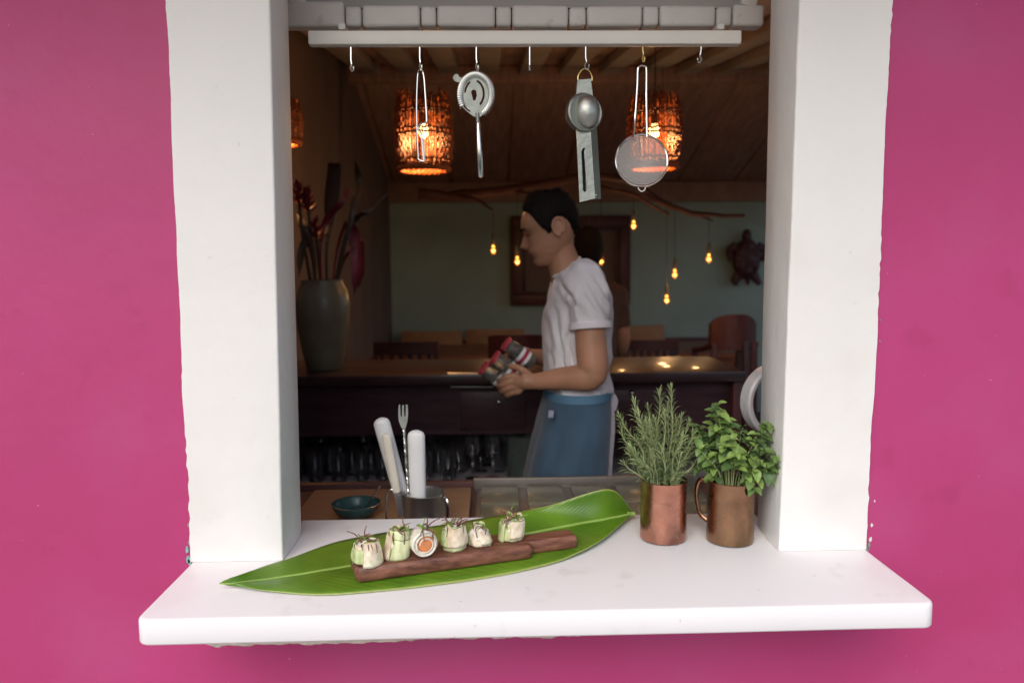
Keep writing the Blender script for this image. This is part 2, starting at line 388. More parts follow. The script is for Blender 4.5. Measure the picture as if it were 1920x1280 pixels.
# near slope in four sheets round an unseen opening added to light the man
for xa, xb, ya, yb in ((-1.8, -.75, .1, ridge_y), (1.6, 4.4, .1, ridge_y), (-.75, 1.6, .1, .22), (-.75, 1.6, .95, ridge_y)):
    MB().bar(((xa+xb)/2, ya, zroof(ya)), ((xa+xb)/2, yb, zroof(yb)), xb-xa, .05).build('near_slope', CEILW, ceil, smooth=False)
MB().bar((1.3, ridge_y-.02, ridge_z+.03), (1.3, YFAR+.1, 2.29+.03-.03), 6.2, .05).build('far_slope', CEILW, ceil, smooth=False)
bw = .545; x = XL+.05; k = 0
while x < XR:
    # boards hang a little below the deck, dark joint between them
    xa, xb = x+.012, x+bw-.012
    MB().bar(((xa+xb)/2, ridge_y+.05, ridge_z-.012), ((xa+xb)/2, YFAR-.01, 2.29-.010), xb-xa, .02, bev=.004).build('board', CEILW, ceil)
    MB().bar((x+.1, .2, zn-.02), (x+.1, ridge_y-.02, ridge_z-.035), .13, .06, bev=.006).build('rafter', CEILWH, ceil)
    MB().bar((x+.1+bw/2, .2, zn-.02), (x+.1+bw/2, ridge_y-.02, ridge_z-.035), .13, .06, bev=.006).build('rafter', CEILWH, ceil)
    x += bw
MB().box((1.3, ridge_y, ridge_z-.06), (6.2, .09, .11), bev=.01).build('ridge_beam', CEILW, ceil)

# room walls
MB().box(((XL+XR)/2, YFAR+.06, 1.2), (XR-XL+.4, .12, 2.4)).build('back_wall', GREEN, kind='structure', smooth=False)
MB().box(((XL+XR)/2, YFAR-.035, 2.185), (XR-XL, .07, .19), bev=.008).build('wall_plate_beam', mat('beam_brown', (.34, .225, .17), .6, var=.15), label='pale brown timber beam along the top of the sage wall', category='beam')
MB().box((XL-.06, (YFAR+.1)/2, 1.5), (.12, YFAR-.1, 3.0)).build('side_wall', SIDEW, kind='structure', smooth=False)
wall_with_holes(.15, YFAR+.1, 0, 3.0, XR, XR+.12, [(1.8, 5.9, .3, 2.3)], 'y').build('side_wall', SIDEW, kind='structure', smooth=False)  # unseen opening added in this wall to brighten the far wall

# ================================================================ INTERIOR FURNITURE
def yd(d): return d-D0
# work counter behind the sill
wc = thing('work_counter', 'low wooden work counter just behind the window sill', 'counter', (.05, yd(1.9), .0))
MB().box((.3, (yd(1.64)+yd(2.17))/2, .83), (2.4, .53, .05), bev=.004).build('top', mat('counter_wood', (.16, .085, .065), .45, var=.25, scale=5, stretch=(1, 7, 7)), wc)
MB().box((.3, yd(2.185), .842), (2.4, .028, .062), bev=.006).build('edge_trim', mat('trim_wood', (.13, .06, .05), .45, var=.3, scale=6, stretch=(1, 8, 8)), wc)
MB().box((.3, (yd(1.68)+yd(2.1))/2, .41), (2.3, .40, .79)).build('cabinet', DARKW, wc, smooth=False)
CT = .855
# inset tray of glass-lidded bins
tr = thing('bin_tray', 'metal tray of square glass-covered bins set on the work counter', 'tray', (.25, yd(1.95), CT))
xa, xb = P(893, 935, 2.0).x, P(1330, 935, 2.0).x
MB().box(((xa+xb)/2, yd(1.95), CT+.006), (xb-xa, .36, .012), bev=.002).build('base', mat('tray_metal', (.22, .20, .18), .4, .6, var=.15), tr)
nb = 5
for i in range(nb):
    a = lerp(xa, xb, i/nb)+.012; b = lerp(xa, xb, (i+1)/nb)-.012
    for q in (0, 1):
        MB().box(((a+b)/2, yd(1.866+.168*q), CT+.016), (b-a, .15, .010), bev=.003).build('bin_lid', mat('bin_lid_glass', (.17, .165, .12), .25, var=.25, scale=6), tr)
# rails
MB().box(((xa+xb)/2, yd(2.134), CT+.02), (xb-xa+.02, .016, .04), bev=.004).build('rim', mat('tray_metal', (0, 0, 0)), tr)
# tan prep board lying flat
pb = [PZ(590, 917, CT+.03), PZ(884, 912, CT+.03)]
mb = MB(); mb.box(((pb[0].x+pb[1].x)/2, yd(1.89), CT+.015), (pb[1].x-pb[0].x, (pb[0].y-yd(1.89))*2-.0, .03), bev=.006)
mb.build('prep_board', TANW, label='large tan wooden board lying on the work counter under the bowl', category='board')
# teal bowl
bc = P(668, 955, 1.84); bz = CT+.03
bowl = thing('bowl', 'dark teal bowl on the tan board, spoons leaning in it', 'bowl', (bc.x, bc.y, bz))
rb = 47/1435*1.84; zr = P(668, 942, 1.84).z-bz
MB().lathe([(rb*.5, 0), (rb*.78, zr*.35), (rb*.97, zr*.8), (rb, zr), (rb-.004, zr+.001), (rb*.93, zr*.8), (rb*.72, zr*.36), (.0, .006)], (bc.x, bc.y, bz), 40).build('body', mat('teal_glaze', (.035, .085, .085), .25, var=.2, scale=12), bowl)
def teaspoon(a, b):
    mb = MB(); mb.tube(smoothpath([a, lerp(a, b, .5)+Vector((0, 0, .003)), b], 6), [.002]*6+[.003]*7, 8); mb.ell(a, (.012, .006, .016), None, 10, 8); return mb
teaspoon(P(680, 965, 1.83), P(712, 912, 1.80)).build('spoon', STEEL, label='slim steel spoon leaning out of the teal bowl beside the pitcher', category='spoon')

# steel pitcher with knives and twisted fork
pc = P(795, 930, 1.76); pr = 40/1435*1.76; ph = P(795, 922, 1.76).z-CT
pit = thing('steel_pitcher', 'open steel pitcher on the work counter holding white-handled knives', 'pitcher', (pc.x, pc.y, CT))
MB().lathe([(pr*.85, 0), (pr*.96, .01), (pr, ph*.5), (pr*.97, ph-.004), (pr*1.02, ph), (pr*.98, ph+.001), (pr*.93, ph-.006), (pr*.94, ph*.4), (pr*.8, .006), (0, .005)], (pc.x, pc.y, CT), 40).build('body', STEEL, pit)
MB().tube(smoothpath([P(826, 932, 1.74), P(836, 938, 1.72), P(838, 965, 1.72), P(830, 1000, 1.73)], 6), .0075, 10, flat=.5).build('handle', CHROME, pit)
MB().tube(smoothpath([P(757, 922, 1.74), P(740, 917, 1.72), P(727, 925, 1.72), P(724, 965, 1.72), P(727, 1000, 1.73)], 6), .003, 8).build('wire_handle', STEEL, pit)
KW = mat('white_plastic', (.80, .80, .80), .38, var=.03, scale=10, rvar=.05); KC = mat('cream_plastic', (.74, .69, .58), .42, var=.05, scale=14)
def knife(top, base, wd, label, m=KW, blade=True):
    ax = (base-top).normalized(); L_ = (base-top).length
    k = thing('knife', label, 'knife', base, 'white handled knives')
    pts = [top+ax*(L_*t) for t in (.0, .012, .035, .07, .2, .5, .8, .96, 1.)]
    rr = [wd*.22, wd*.55, wd*.85, wd*.99, wd, wd*.97, wd*.95, wd*.93, wd*.8]
    MB().tube(pts, rr, 20, flat=.62, side=(1, 0, 0)).build('handle', m, k, ang=60)
    b2 = base+ax*.06
    MB().bar(base-ax*.01, b2, .0015, wd*1.3, up=(1, 0, 0)).build('blade', STEEL, k)
    return k
knife(P(713, 783, 1.75), P(752, 925, 1.755), .0195, 'wide white knife handle leaning left in the steel pitcher')
knife(P(723, 812, 1.715), P(744, 922, 1.72), .0105, 'slim cream knife handle resting against the leaning white handle', KC)
knife(P(780, 806, 1.725), P(784, 945, 1.74), .0200, 'wide white knife handle standing upright in the steel pitcher')
fk = thing('cocktail_fork', 'three-tined steel fork with twisted stem standing in the pitcher', 'fork', P(768, 925, 1.75))
a, b = P(758, 806, 1.75), P(767, 925, 1.75); mb = MB()
N = 60; pts1, pts2 = [], []
for i in range(N+1):
    t = i/N; an = t*math.pi*16; q = a.lerp(b, t); pts1.append(q+Vector((math.cos(an), math.sin(an), 0))*.0021); pts2.append(q-Vector((math.cos(an), math.sin(an), 0))*.0021)
mb.tube(pts1, .002, 6); mb.tube(pts2, .002, 6); mb.build('twisted_stem', STEEL, fk)
hp = [P(x, y, 1.75) for x, y in ((758, 808), (752, 800), (748, 790), (747, 778), (747, 766), (748, 758), (750, 758), (751, 780), (753.5, 781), (754, 760), (757, 759), (758, 781), (760.5, 780), (761, 758), (764, 759), (765, 768), (765, 778), (764, 790), (761, 800))]
MB().prism(hp, (0, 1, 0), .0025).build('fork_head', STEEL, fk, smooth=False)

# back bar with under-shelf
BT = 1.08
bar = thing('bar_counter', 'long dark wooden bar counter with an open under-shelf of glasses', 'bar counter', (.2, yd(3.15), 0))
bx0, bx1 = XL+.02, P(1392, 700, 2.95).x
GLOSSW = mat('bar_top_varnish', (.032, .015, .016), .36, var=.3, scale=5, stretch=(1, 8, 8), coat=.3)
MB().box(((bx0+bx1)/2, yd(3.16), BT-.02), (bx1-bx0, .50, .04), bev=.005).build('top', GLOSSW, bar)
MB().box(((bx0+bx1)/2, yd(3.0), BT-.15), (bx1-bx0-.04, .02, .20)).build('apron_panel', DARKW, bar, smooth=False)
MB().box(((bx0+bx1)/2, yd(3.385), .52), (bx1-bx0-.04, .03, 1.02)).build('front_panel', DARKW, bar, smooth=False)
MB().box(((bx0+bx1)/2, yd(3.16), .625), (bx1-bx0-.04, .40, .03), bev=.003).build('under_shelf', mat('shelf_metal', (.42, .38, .39), .4, .1, var=.2, scale=7), bar)
MB().box(((bx0+bx1)/2, yd(2.965), .615), (bx1-bx0-.04, .02, .05), bev=.003).build('shelf_lip', DARKW, bar)
MB().box((bx1-.02, yd(3.16), .52), (.035, .44, 1.04), bev=.003).build('end_panel', REDW, bar)
MB().box((P(925, 760, 2.98).x, yd(2.985), BT-.155), (.26, .012, .15), bev=.003).build('drawer_front', DARKW, bar)
kn = P(935, 753, 2.97); MB().ell((kn.x, yd(2.965), kn.z), (.011, .014, .011)).build('drawer_knob', CHROME, bar)
kn = P(1184, 736, 2.97); MB().box((kn.x+.05, yd(2.985), BT-.155), (.26, .012, .15), bev=.003).build('drawer_front', DARKW, bar)
MB().ell((kn.x, yd(2.965), kn.z), (.011, .014, .011)).build('drawer_knob', CHROME, bar)
for (x0, x1, y) in ((840, 925, 700), (845, 925, 725)):
    a, b = P(x0, y, 2.925), P(x1, y, 2.925); MB().tube([a, b], .0022, 6).build('steel_rail', STEEL, bar)

# glasses on the under-shelf
GLASS = mat('clear_glass', (.97, .97, .98), .025, var=0, rvar=0, trans=.97, ior=1.5)
def tumbler_mesh(r, h):
    mb = MB(); mb.lathe([(r*.78, 0), (r*.86, .004), (r, h), (r-.0022, h), (r*.83, .010), (0, .009)], (0, 0, 0), 20); return mb.mesh('tumbler', GLASS, Vector((0, 0, 0)))
def goblet_mesh(r, h):
    mb = MB(); mb.lathe([(r*.85, 0), (r*.8, .003), (.005, .008), (.0035, h*.45), (.008, h*.5), (r*.8, h*.62), (r, h*.8), (r*.85, h), (r*.85-.0016, h), (r-.002, h*.8), (r*.77, h*.625), (0, h*.53)], (0, 0, 0), 20); return mb.mesh('goblet', GLASS, Vector((0, 0, 0)))
tm, gm = tumbler_mesh(.036, .115), goblet_mesh(.036, .17)
k = 0
for row, dd in ((0, 3.03), (1, 3.13), (2, 3.23)):
    x = bx0+.06+.03*row
    while x < P(1000, 850, dd).x:
        pxx = 922+x/dd*F
        jx, jy = random.uniform(-.008, .008), random.uniform(-.008, .008)
        if row < 2 or random.random() < .7:
            gob = (pxx > 880 or (row == 2)) and random.random() < .6
            o = link('wine_glass' if gob else 'tumbler', gm if gob else tm, None, Vector((x+jx, yd(dd)+jy, .6402)))
            o['label'] = ('clear stemmed glass standing on the shelf under the dark bar' if gob else 'clear tumbler standing on the shelf under the dark bar')
            o['category'] = 'glass'; o['group'] = 'stemmed glasses under the bar' if gob else 'tumblers under the bar'
            o.rotation_euler.z = random.uniform(0, 6)
        x += .088
# lime green jug beside the man
jc = P(975, 890, 3.0); jg = thing('glass_jug', 'greenish glass jug beside the blue apron on the bar shelf', 'jug', (jc.x, yd(3.02), .6402))
MB().lathe([(.045, 0), (.052, .01), (.055, .1), (.048, .16), (.05, .175), (.047, .175), (.045, .16), (.051, .1), (.048, .012), (0, .01)], (jc.x, yd(3.02)-.0, .6402), 24).build('body', mat('green_glass', (.55, .68, .58), .08, trans=.85, var=.05), jg)

# big vase with tropical flowers on the left end of the bar
vz = BT; vc = P(606, 600, 3.12); vb = P(612, 683, 3.12)
vase = thing('ceramic_vase', 'tall pale olive ceramic vase on the end of the dark bar', 'vase', (vc.x, vc.y, vz))
VS = 3.12/1435
vh = P(600, 524, 3.12).z - vz
MB().lathe([(30*VS, 0), (33*VS, .006), (40*VS, vh*.2), (48*VS, vh*.5), (50*VS, vh*.72), (46*VS, vh*.88), (38*VS, vh*.97), (39*VS, vh), (36*VS, vh), (36*VS, vh*.95), (44*VS, vh*.86), (44*VS, vh*.5), (30*VS, .02), (0, .015)], (vc.x, vc.y, vz), 40).build('body', mat('olive_glaze', (.15, .135, .09), .32, var=.22, scale=7), vase)
vtop = Vector((vc.x, vc.y, vz+vh))
fl = thing('tropical_bouquet', 'dark red tropical flowers and long blade leaves in the olive vase', 'flowers', vtop)
DLEAF = mat('dark_leaf', (.045, .030, .022), .5, var=.3, scale=8); DRED = mat('dark_red_petal', (.16, .016, .028), .5, var=.35, scale=12)
def blade(path, wds, m, parent, name='leaf', fold=.3, side=Vector((1, 0, 0)), nseg=8):
    pts = smoothpath(path, nseg); n = len(pts); rows = []
    for i, q in enumerate(pts):
        t = i/(n-1); wv = itp(wds, t); tg = (pts[min(i+1, n-1)]-pts[max(i-1, 0)]).normalized()
        s_ = (side-tg*side.dot(tg)).normalized(); up = tg.cross(s_)
        rows.append([q+s_*wv*u+up*(abs(u)*wv*fold) for u in (-1, -.55, 0, .55, 1)])
    return MB().grid(rows, uv=True).build(name, m, parent, ang=80)
def vp(px, py, dd=0): return P(px, py, 3.12+dd)
base = lambda dx: Vector((vc.x+dx, vc.y, vz+vh-.12))
for dx, path, wd, m in ((.02, ((612, 480), (618, 400), (626, 320), (622, 305)), .03, DLEAF), (.03, ((640, 470), (652, 430), (668, 410), (690, 395), (740, 352)), .012, DLEAF),
        (.03, ((632, 470), (650, 420), (664, 440), (668, 500), (664, 555)), .025, DRED), (-.02, ((585, 480), (572, 430), (556, 400)), .02, DLEAF),
        (.04, ((640, 490), (660, 400), (672, 340), (665, 300)), .016, DLEAF), (.0, ((600, 480), (608, 420), (640, 380), (655, 350)), .014, DRED),
        (-.03, ((590, 490), (580, 450), (566, 470), (560, 520)), .018, DLEAF), (.03, ((640, 500), (656, 470), (672, 450), (676, 500), (672, 540)), .02, DRED)):
    blade([base(dx)]+[vp(*q, random.uniform(-.06, .06)) for q in path], [(0, .004), (.3, .006), (.6, wd), (.85, wd*.8), (1, .001)], m, fl)
for dx, px, py, n_ in ((-.02, 577, 385, 26), (-.03, 560, 372, 18), (.0, 592, 440, 12)):
    c = vp(px, py, -.03); MB().tube(smoothpath([base(dx), vp(px+8, py+70, -.02), c], 6), .007, 7).build('stem', DLEAF, fl)
    for i in range(n_):
        an = i*2.4; h = i/n_; q = c+Vector((0, 0, .085*h-.03)); dr = Vector((math.cos(an), math.sin(an)*.8, .5+.7*h)).normalized(); L_ = .05*(1-.5*h)
        blade([q, q+dr*L_*.6, q+dr*L_+Vector((0, 0, .01))], [(0, .004), (.5, .013), (1, .001)], DRED, fl, 'petal', side=Vector((-dr.y, dr.x, 0.01)), nseg=3)

# woven pendant lamps
BULBM = mat('lit_bulb', (1, .8, .5), .3, emit=(1, .62, .22), es=10, var=0, rvar=0)
WICK = mat('wicker', (.17, .048, .014), .6, var=.45, scale=60)
def basket_lamp(px, py0, py1, wpx, d, label, energy):
    top, bot = P(px, py0, d), P(px, py1, d); r = wpx/2/1435*d; H = top.z-bot.z; c = Vector((top.x, top.y, bot.z))
    L_ = thing('pendant_lamp', label, 'lamp', c, 'woven basket lamps hanging inside')
    mb = MB(); n = 66
    prof = lambda t: r*(.83+.17*math.sin(math.pi*min(1, max(0, t*.9+.08)))**.8) if t > .06 else r*(.80)
    for k in range(n):
        an = 2*math.pi*k/n+random.uniform(-.012, .012); pts = []; hh = H*random.uniform(.93, 1.04)
        for i in range(23):
            t = i/22; rr = prof(t)+.002*math.sin(i*2.2+k*math.pi)+.0012*random.uniform(-1, 1)
            pts.append(c+Vector((math.cos(an)*rr, math.sin(an)*rr, t*hh)))
        mb.tube(pts, [(.0052 if (i_+k) % 2 else .0036)*random.uniform(.85, 1.15) for i_ in range(len(pts))], 5)
    for i, t in enumerate((.04, .10, .44, .50, .72, .76)):
        for q in (0, 1):
            pts = []
            for k in range(n*2):
                an = 2*math.pi*k/(n*2); rr = prof(t)+.0045*math.sin(k*math.pi/2+q*math.pi+i)
                pts.append(c+Vector((math.cos(an)*rr, math.sin(an)*rr, t*H+.004*q+.002*math.sin(k*.7+i))))
            mb.tube(pts, .0032, 5, closed=True)
    mb.build('woven_shade', WICK, L_, kind='stuff')
    # braided bottom rim
    mb = MB(); rr = r*.86
    for q in range(3):
        pts = []
        for k in range(90):
            an = 2*math.pi*k/90; w_ = an*9+q*2.09
            pts.append(c+Vector((math.cos(an)*(rr+.006*math.cos(w_)), math.sin(an)*(rr+.006*math.cos(w_)), -.004+.007*math.sin(w_))))
        mb.tube(pts, .006, 6, closed=True)
    mb.build('braided_rim', mat('straw_rim', (.40, .12, .035), .6, var=.3, scale=40), L_)
    bz = c.z+H*.52; bp = Vector((c.x, c.y, bz))
    b_ = MB().ell(bp, (.024, .024, .030), None, 16, 12).build('bulb', BULBM, L_)
    MB().tube([bp+Vector((0, 0, .03)), bp+Vector((0, 0, .075))], .016, 10).build('socket', GAP, L_)
    zc = 2.36+(ridge_z-2.36)*(c.y-.1)/(ridge_y-.1)
    MB().tube([bp+Vector((0, 0, .07)), Vector((c.x, c.y, zc))], .003, 6).build('cord', GAP, L_)
    ld = bpy.data.lights.new('bulb_light', 'POINT'); ld.energy = energy; ld.color = (1, .47, .16); ld.shadow_soft_size = .03
    lo = bpy.data.objects.new('bulb_light', ld); SC.collection.objects.link(lo); lo.parent = L_; lo.location = bp-c+Vector((0, 0, -.045))
basket_lamp(793, 178, 316, 105, 3.4, 'glowing woven basket lamp behind the hanging wire loop', 13)
basket_lamp(1228, 182, 312, 100, 3.5, 'glowing woven basket lamp behind the fine mesh strainer', 13)
basket_lamp(520, 188, 266, 84, 3.9-.55, 'woven basket lamp mostly hidden behind the left white jamb', 5)

# driftwood branch with bare filament bulbs
BRD = 5.0
BRW = mat('driftwood', (.055, .018, .018), .7, var=.35, scale=14, bump=.3)
br = thing('driftwood_branch', 'long crooked driftwood branch hung across the room above the bulbs', 'branch', P(1090, 360, BRD))
def limb(pp, r0, r1, n=6):
    pts = smoothpath([P(x, y, BRD+dd) for x, y, dd in pp], n); m_ = len(pts)
    return MB().tube([p+Vector((nz(p, 9)*.012, nz(p, 8, 3)*.012, nz(p, 10, 5)*.010)) for p in pts], [lerp(r0, r1, i/(m_-1))*(1+.25*nz(pts[i], 14)) for i in range(m_)], 9)
limb([(785, 362, 0), (850, 368, .05), (940, 358, .05), (1030, 343, 0), (1120, 330, -.05), (1190, 345, 0), (1240, 378, .03), (1300, 400, 0), (1350, 404, 0), (1395, 405, -.02)], .036, .012).build('limb', BRW, br)
limb([(860, 368, .04), (900, 378, -.03), (925, 394, -.08)], .017, .006).build('limb', BRW, br)
limb([(1120, 352, .06), (1180, 362, .03), (1220, 385, 0), (1256, 404, -.03)], .016, .008).build('limb', BRW, br)
limb([(1300, 400, 0), (1320, 408, .05), (1335, 414, .1)], .010, .004).build('limb', BRW, br)
limb([(960, 360, .05), (1020, 366, -.1), (1075, 372, -.18)], .012, .005).build('limb', BRW, br)
def hang(px, py):
    a = P(px, py, BRD); t = Vector((a.x, a.y, 3.0)); c = MB().tube([a, Vector((a.x, a.y, ridge_z-.02-(.29*(a.y-ridge_y) if a.y > ridge_y else .13*(ridge_y-a.y))))], .002, 5); return c
hang(900, 366).build('hanging_wire', GAP, br); hang(1240, 378).build('hanging_wire', GAP, br)
FIL = mat('lit_filament_bulb', (1, .75, .4), .2, emit=(1, .58, .20), es=7, var=0, rvar=0)
AMB = mat('amber_bulb_glass', (.62, .27, .06), .06, trans=.9, var=0, rvar=0)
desc = {925: 'filament bulb hanging alone by the sage wall left of the man', 970: 'filament bulb in front of the picture frame near the man\'s chin', 1127: 'filament bulb glowing at the man\'s nape by the dark-haired person',
        1188: 'filament bulb hanging highest, under the strainer by the frame corner', 1265: 'filament bulb hanging above the lowest filament bulb', 1250: 'filament bulb hanging lowest against the sage wall', 1329: 'filament bulb hanging nearest the turtle carving'}
bys = {1188: (352, 1188), 925: (394, 925), 970: (362, 970), 1127: (336, 1127), 1265: (386, 1265), 1250: (382, 1250), 1329: (404, 1329)}
for px, py in ((925, 470), (970, 491), (1127, 490), (1188, 424), (1265, 515), (1250, 563), (1329, 486)):
    c = P(px, py, BRD); t = thing('filament_bulb', desc[px], 'light bulb', c, 'bare filament bulbs hanging from the branch')
    MB().ell(c, (.008, .008, .009), None, 12, 8).build('filament', FIL, t)
    MB().ell(c+Vector((0, 0, .026)), (.005, .005, .007), None, 10, 6).build('filament', FIL, t)
    MB().lathe([(.0, -.024), (.013, -.019), (.021, -.004), (.022, .006), (.016, .026), (.012, .038), (.012, .044), (.0, .046)], c, 18).build('glass', AMB, t)
    MB().lathe([(.013, .04), (.014, .062), (.010, .085), (.006, .11), (0, .112)], c, 12).build('socket', GAP, t)
    e = P(px, bys[px][0], BRD); MB().tube([c+Vector((0, 0, .10)), e], .0022, 5).build('cord', GAP, t)
    ld = bpy.data.lights.new('bulb_light', 'POINT'); ld.energy = .9; ld.color = (1, .55, .22); ld.shadow_soft_size = .02
    lo = bpy.data.objects.new('bulb_light', ld); SC.collection.objects.link(lo); lo.parent = t; lo.location = (0, -.05, -.03)

# framed picture on the far wall
FD = 7.44
pf = thing('picture_frame', 'wide red-brown wooden picture frame on the sage wall behind the man', 'picture frame', P(1068, 570, FD))
A, B = P(958, 405, FD), P(1181, 571, FD); y = FD-D0; wd = .11
x0, x1, z0, z1 = A.x, B.x, B.z, A.z
for (a, b, c_, d_) in ((x0, x1, z1-wd, z1), (x0, x1, z0, z0+wd), (x0, x0+wd, z0+wd, z1-wd), (x1-wd, x1, z0+wd, z1-wd)):
    MB().box(((a+b)/2, y, (c_+d_)/2), (b-a, .06, d_-c_), bev=.012).build('moulding', REDW, pf)
for (a, b, c_, d_) in ((x0+wd-.005, x1-wd+.005, z1-wd-.03, z1-wd), (x0+wd-.005, x1-wd+.005, z0+wd, z0+wd+.03), (x0+wd, x0+wd+.03, z0+wd+.03, z1-wd-.03), (x1-wd-.03, x1-wd, z0+wd+.03, z1-wd-.03)):
    MB().box(((a+b)/2, y+.008, (c_+d_)/2), (b-a, .045, d_-c_), bev=.004).build('inner_lip', DARKW2, pf)
MB().box(((x0+x1)/2, y+.022, (z0+z1)/2), (x1-x0-.2, .012, z1-z0-.2)).build('canvas', mat('brown_canvas', (.22, .15, .11), .6, var=.25, scale=3, col2=(.16, .09, .08)), pf, smooth=False)

# turtle carving
TD = 7.42; tu = thing('turtle_carving', 'dark wooden sea turtle carving on the sage wall', 'carving', P(1400, 530, TD))
s = TD/1435
tc_ = P(1400, 485, TD); TW = mat('carved_wood', (.075, .026, .030), .5, var=.4, scale=14)
sh = MB().ell(tc_, (27*s, .06, 38*s), None, 24, 16)
shell = sh.build('shell', TW, tu)
for i in range(7):
    q = tc_+Vector(((0, -13, 13, -13, 13, 0, 0)[i]*s, -.052 if i in (0, 5, 6) else -.046, (0, 12, 12, -12, -12, 22, -22)[i]*s))
    MB().ell(q, (8*s, .012, 8*s), None, 6, 6).build('scute', TW, shell)
MB().ell(P(1400, 443, TD), (9*s, .04, 14*s)).build('head', TW, tu)
for (a, b, c_) in (((1380, 462), (1368, 470), (1371, 490)), ((1420, 462), (1434, 470), (1430, 490)), ((1385, 515), (1378, 528), (1383, 533)), ((1412, 515), (1420, 526), (1424, 534))):
    MB().tube(smoothpath([P(*a, TD), P(*b, TD), P(*c_, TD)], 5), [10*s*(1-.06*i) for i in range(11)], 10, flat=.5, side=(1, 0, 0)).build('flipper', TW, tu)
MB().tube([P(1402, 520, TD), P(1402, 534, TD)], [6*s, 2*s], 8).build('tail', TW, tu)

# chairs, tables, bench
def chair(pxa, pxb, pytop, d, label, slats=6, rail=24, m=DARKW2, curved=False):
    a, b = P(pxa, pytop, d), P(pxb, pytop, d); wd = b.x-a.x; y = a.y; zt = a.z; sc = d/1435
    t = thing('dining_chair', label, 'chair', ((a.x+b.x)/2, y+.2, 0), 'dark dining chairs')
    h = rail*sc; arc = (lambda u: .03*(1-(2*u-1)**2)) if not curved else (lambda u: .06*(1-(2*u-1)**2))
    rows = []
    for i in range(13):
        u = i/12; x = lerp(a.x, b.x, u); yy = y-arc(u)
        zz = zt+(.012*(1-(2*u-1)**4) if curved else 0)
        rows.append([Vector((x, yy-.014, zz)), Vector((x, yy+.014, zz)), Vector((x, yy+.014, zz-h)), Vector((x, yy-.014, zz-h))])
    MB().loft(rows).build('top_rail', m, t)
    MB().bar((a.x+.02, y, .62), (b.x-.02, y, .62), .025, .05, bev=.004).build('lower_rail', m, t)
    for i in range(slats):
        x = lerp(a.x, b.x, (i+1)/(slats+1)); MB().bar((x, y-arc((i+1)/(slats+1)), zt-h+.005), (x, y, .62), .03, .016, up=(0, 1, 0), bev=.003).build('slat', m, t)
    for x in (a.x+.015, b.x-.015):
        MB().bar((x, y, zt-h*.4), (x, y+.03, 0), .032, .032, up=(0, 1, 0), bev=.004).build('leg', m, t)
        MB().bar((x, y+.42, .45), (x, y+.44, 0), .036, .036, up=(0, 1, 0), bev=.004).build('leg', m, t)
    MB().box(((a.x+b.x)/2, y+.22, .46), (wd, .46, .04), bev=.012).build('seat', m, t)
chair(700, 822, 641, 5.0, 'dark slatted chair standing below the sage wall, left of the jars')
chair(1160, 1272, 637, 5.05, 'dark slatted chair with wide top rail beside the warm lit table', slats=7, rail=20)
chair(915, 1022, 630, 4.6, 'dark chair with curved solid back directly behind the jars', slats=0, rail=90, curved=True, m=REDW)
def table(pxa, pxb, d0, d1, label, z=.77):
    a, b = P(pxa, 650, d0).x, P(pxb, 650, d0).x
    t = thing('dining_table', label, 'table', ((a+b)/2, yd((d0+d1)/2), 0), 'wooden dining tables')
    n = 4; dy = (d1-d0)/n
    for i in range(n): MB().box(((a+b)/2, yd(d0+dy*(i+.5)), z-.018), (b-a, dy-.004, .036), bev=.004).build('plank', TABLEW, t)
    MB().box(((a+b)/2, yd((d0+d1)/2), z-.075), (b-a-.1, d1-d0-.1, .075)).build('apron', TABLEW, t, smooth=False)
    for x in (a+.06, b-.06):
        for y in (yd(d0)+.06, yd(d1)-.06): MB().box((x, y, (z-.04)/2), (.06, .06, z-.04), bev=.004).build('leg', TABLEW, t)
table(640, 935, 6.05, 7.0, 'warm wooden table behind the left slatted chair')
table(1130, 1420, 6.05, 7.05, 'warm wooden table lit orange beside the rounded armchair')
bn = thing('wall_bench', 'wooden bench running along the foot of the sage wall', 'bench', (.8, YFAR-.3, 0))
MB().box((.85, YFAR-.30, .43), (3.4, .5, .05), bev=.006).build('seat', REDW, bn)
MB().box((.85, YFAR-.06, .62), (3.4, .04, .30), bev=.006).build('backrest', REDW, bn)
for x in (-.7, .4, 1.4, 2.4): MB().box((x, YFAR-.3, .2), (.06, .44, .42), bev=.004).build('leg', REDW, bn)
CUSH = mat('tan_cushion_cloth', (.46, .27, .15), .85, var=.12, scale=14, bump=.2, bscale=90, sheen=.2)
def cushion(pxa, pxb, py, label, d=7.25):
    a, b = P(pxa, py, d), P(pxb, py, d); wd = b.x-a.x; h = .40
    def f(q): return 1.
    mb = MB(); bm = bmesh.new(); bmesh.ops.create_cube(bm, size=1); bmesh.ops.subdivide_edges(bm, edges=bm.edges[:], cuts=7, use_grid_fill=True); bm.verts.index_update()
    vs = []
    for v in bm.verts:
        x, y, z = v.co*2; puff = (1-x**4*.8)*(1-z**4*.8)
        vs.append(Vector(((a.x+b.x)/2+x*wd/2*(1-.05*(z*z)), a.y+y*.085*(.25+.75*puff), a.z-h/2+z*h/2*(1-.04*x*x*0+(.03*x*x if z > .5 else 0)))))
    mb.add(vs, [[v.index for v in f_.verts] for f_ in bm.faces]); bm.free()
    mb.build('cushion', CUSH, label=label, category='cushion', group='tan cushions along the wall bench')
cushion(752, 868, 622, 'plump tan cushion on the bench above the left table')
cushion(872, 985, 618, 'tan cushion on the bench partly hidden by the curved-back chair')
cushion(1152, 1246, 611, 'tan cushion on the bench above the right slatted chair')
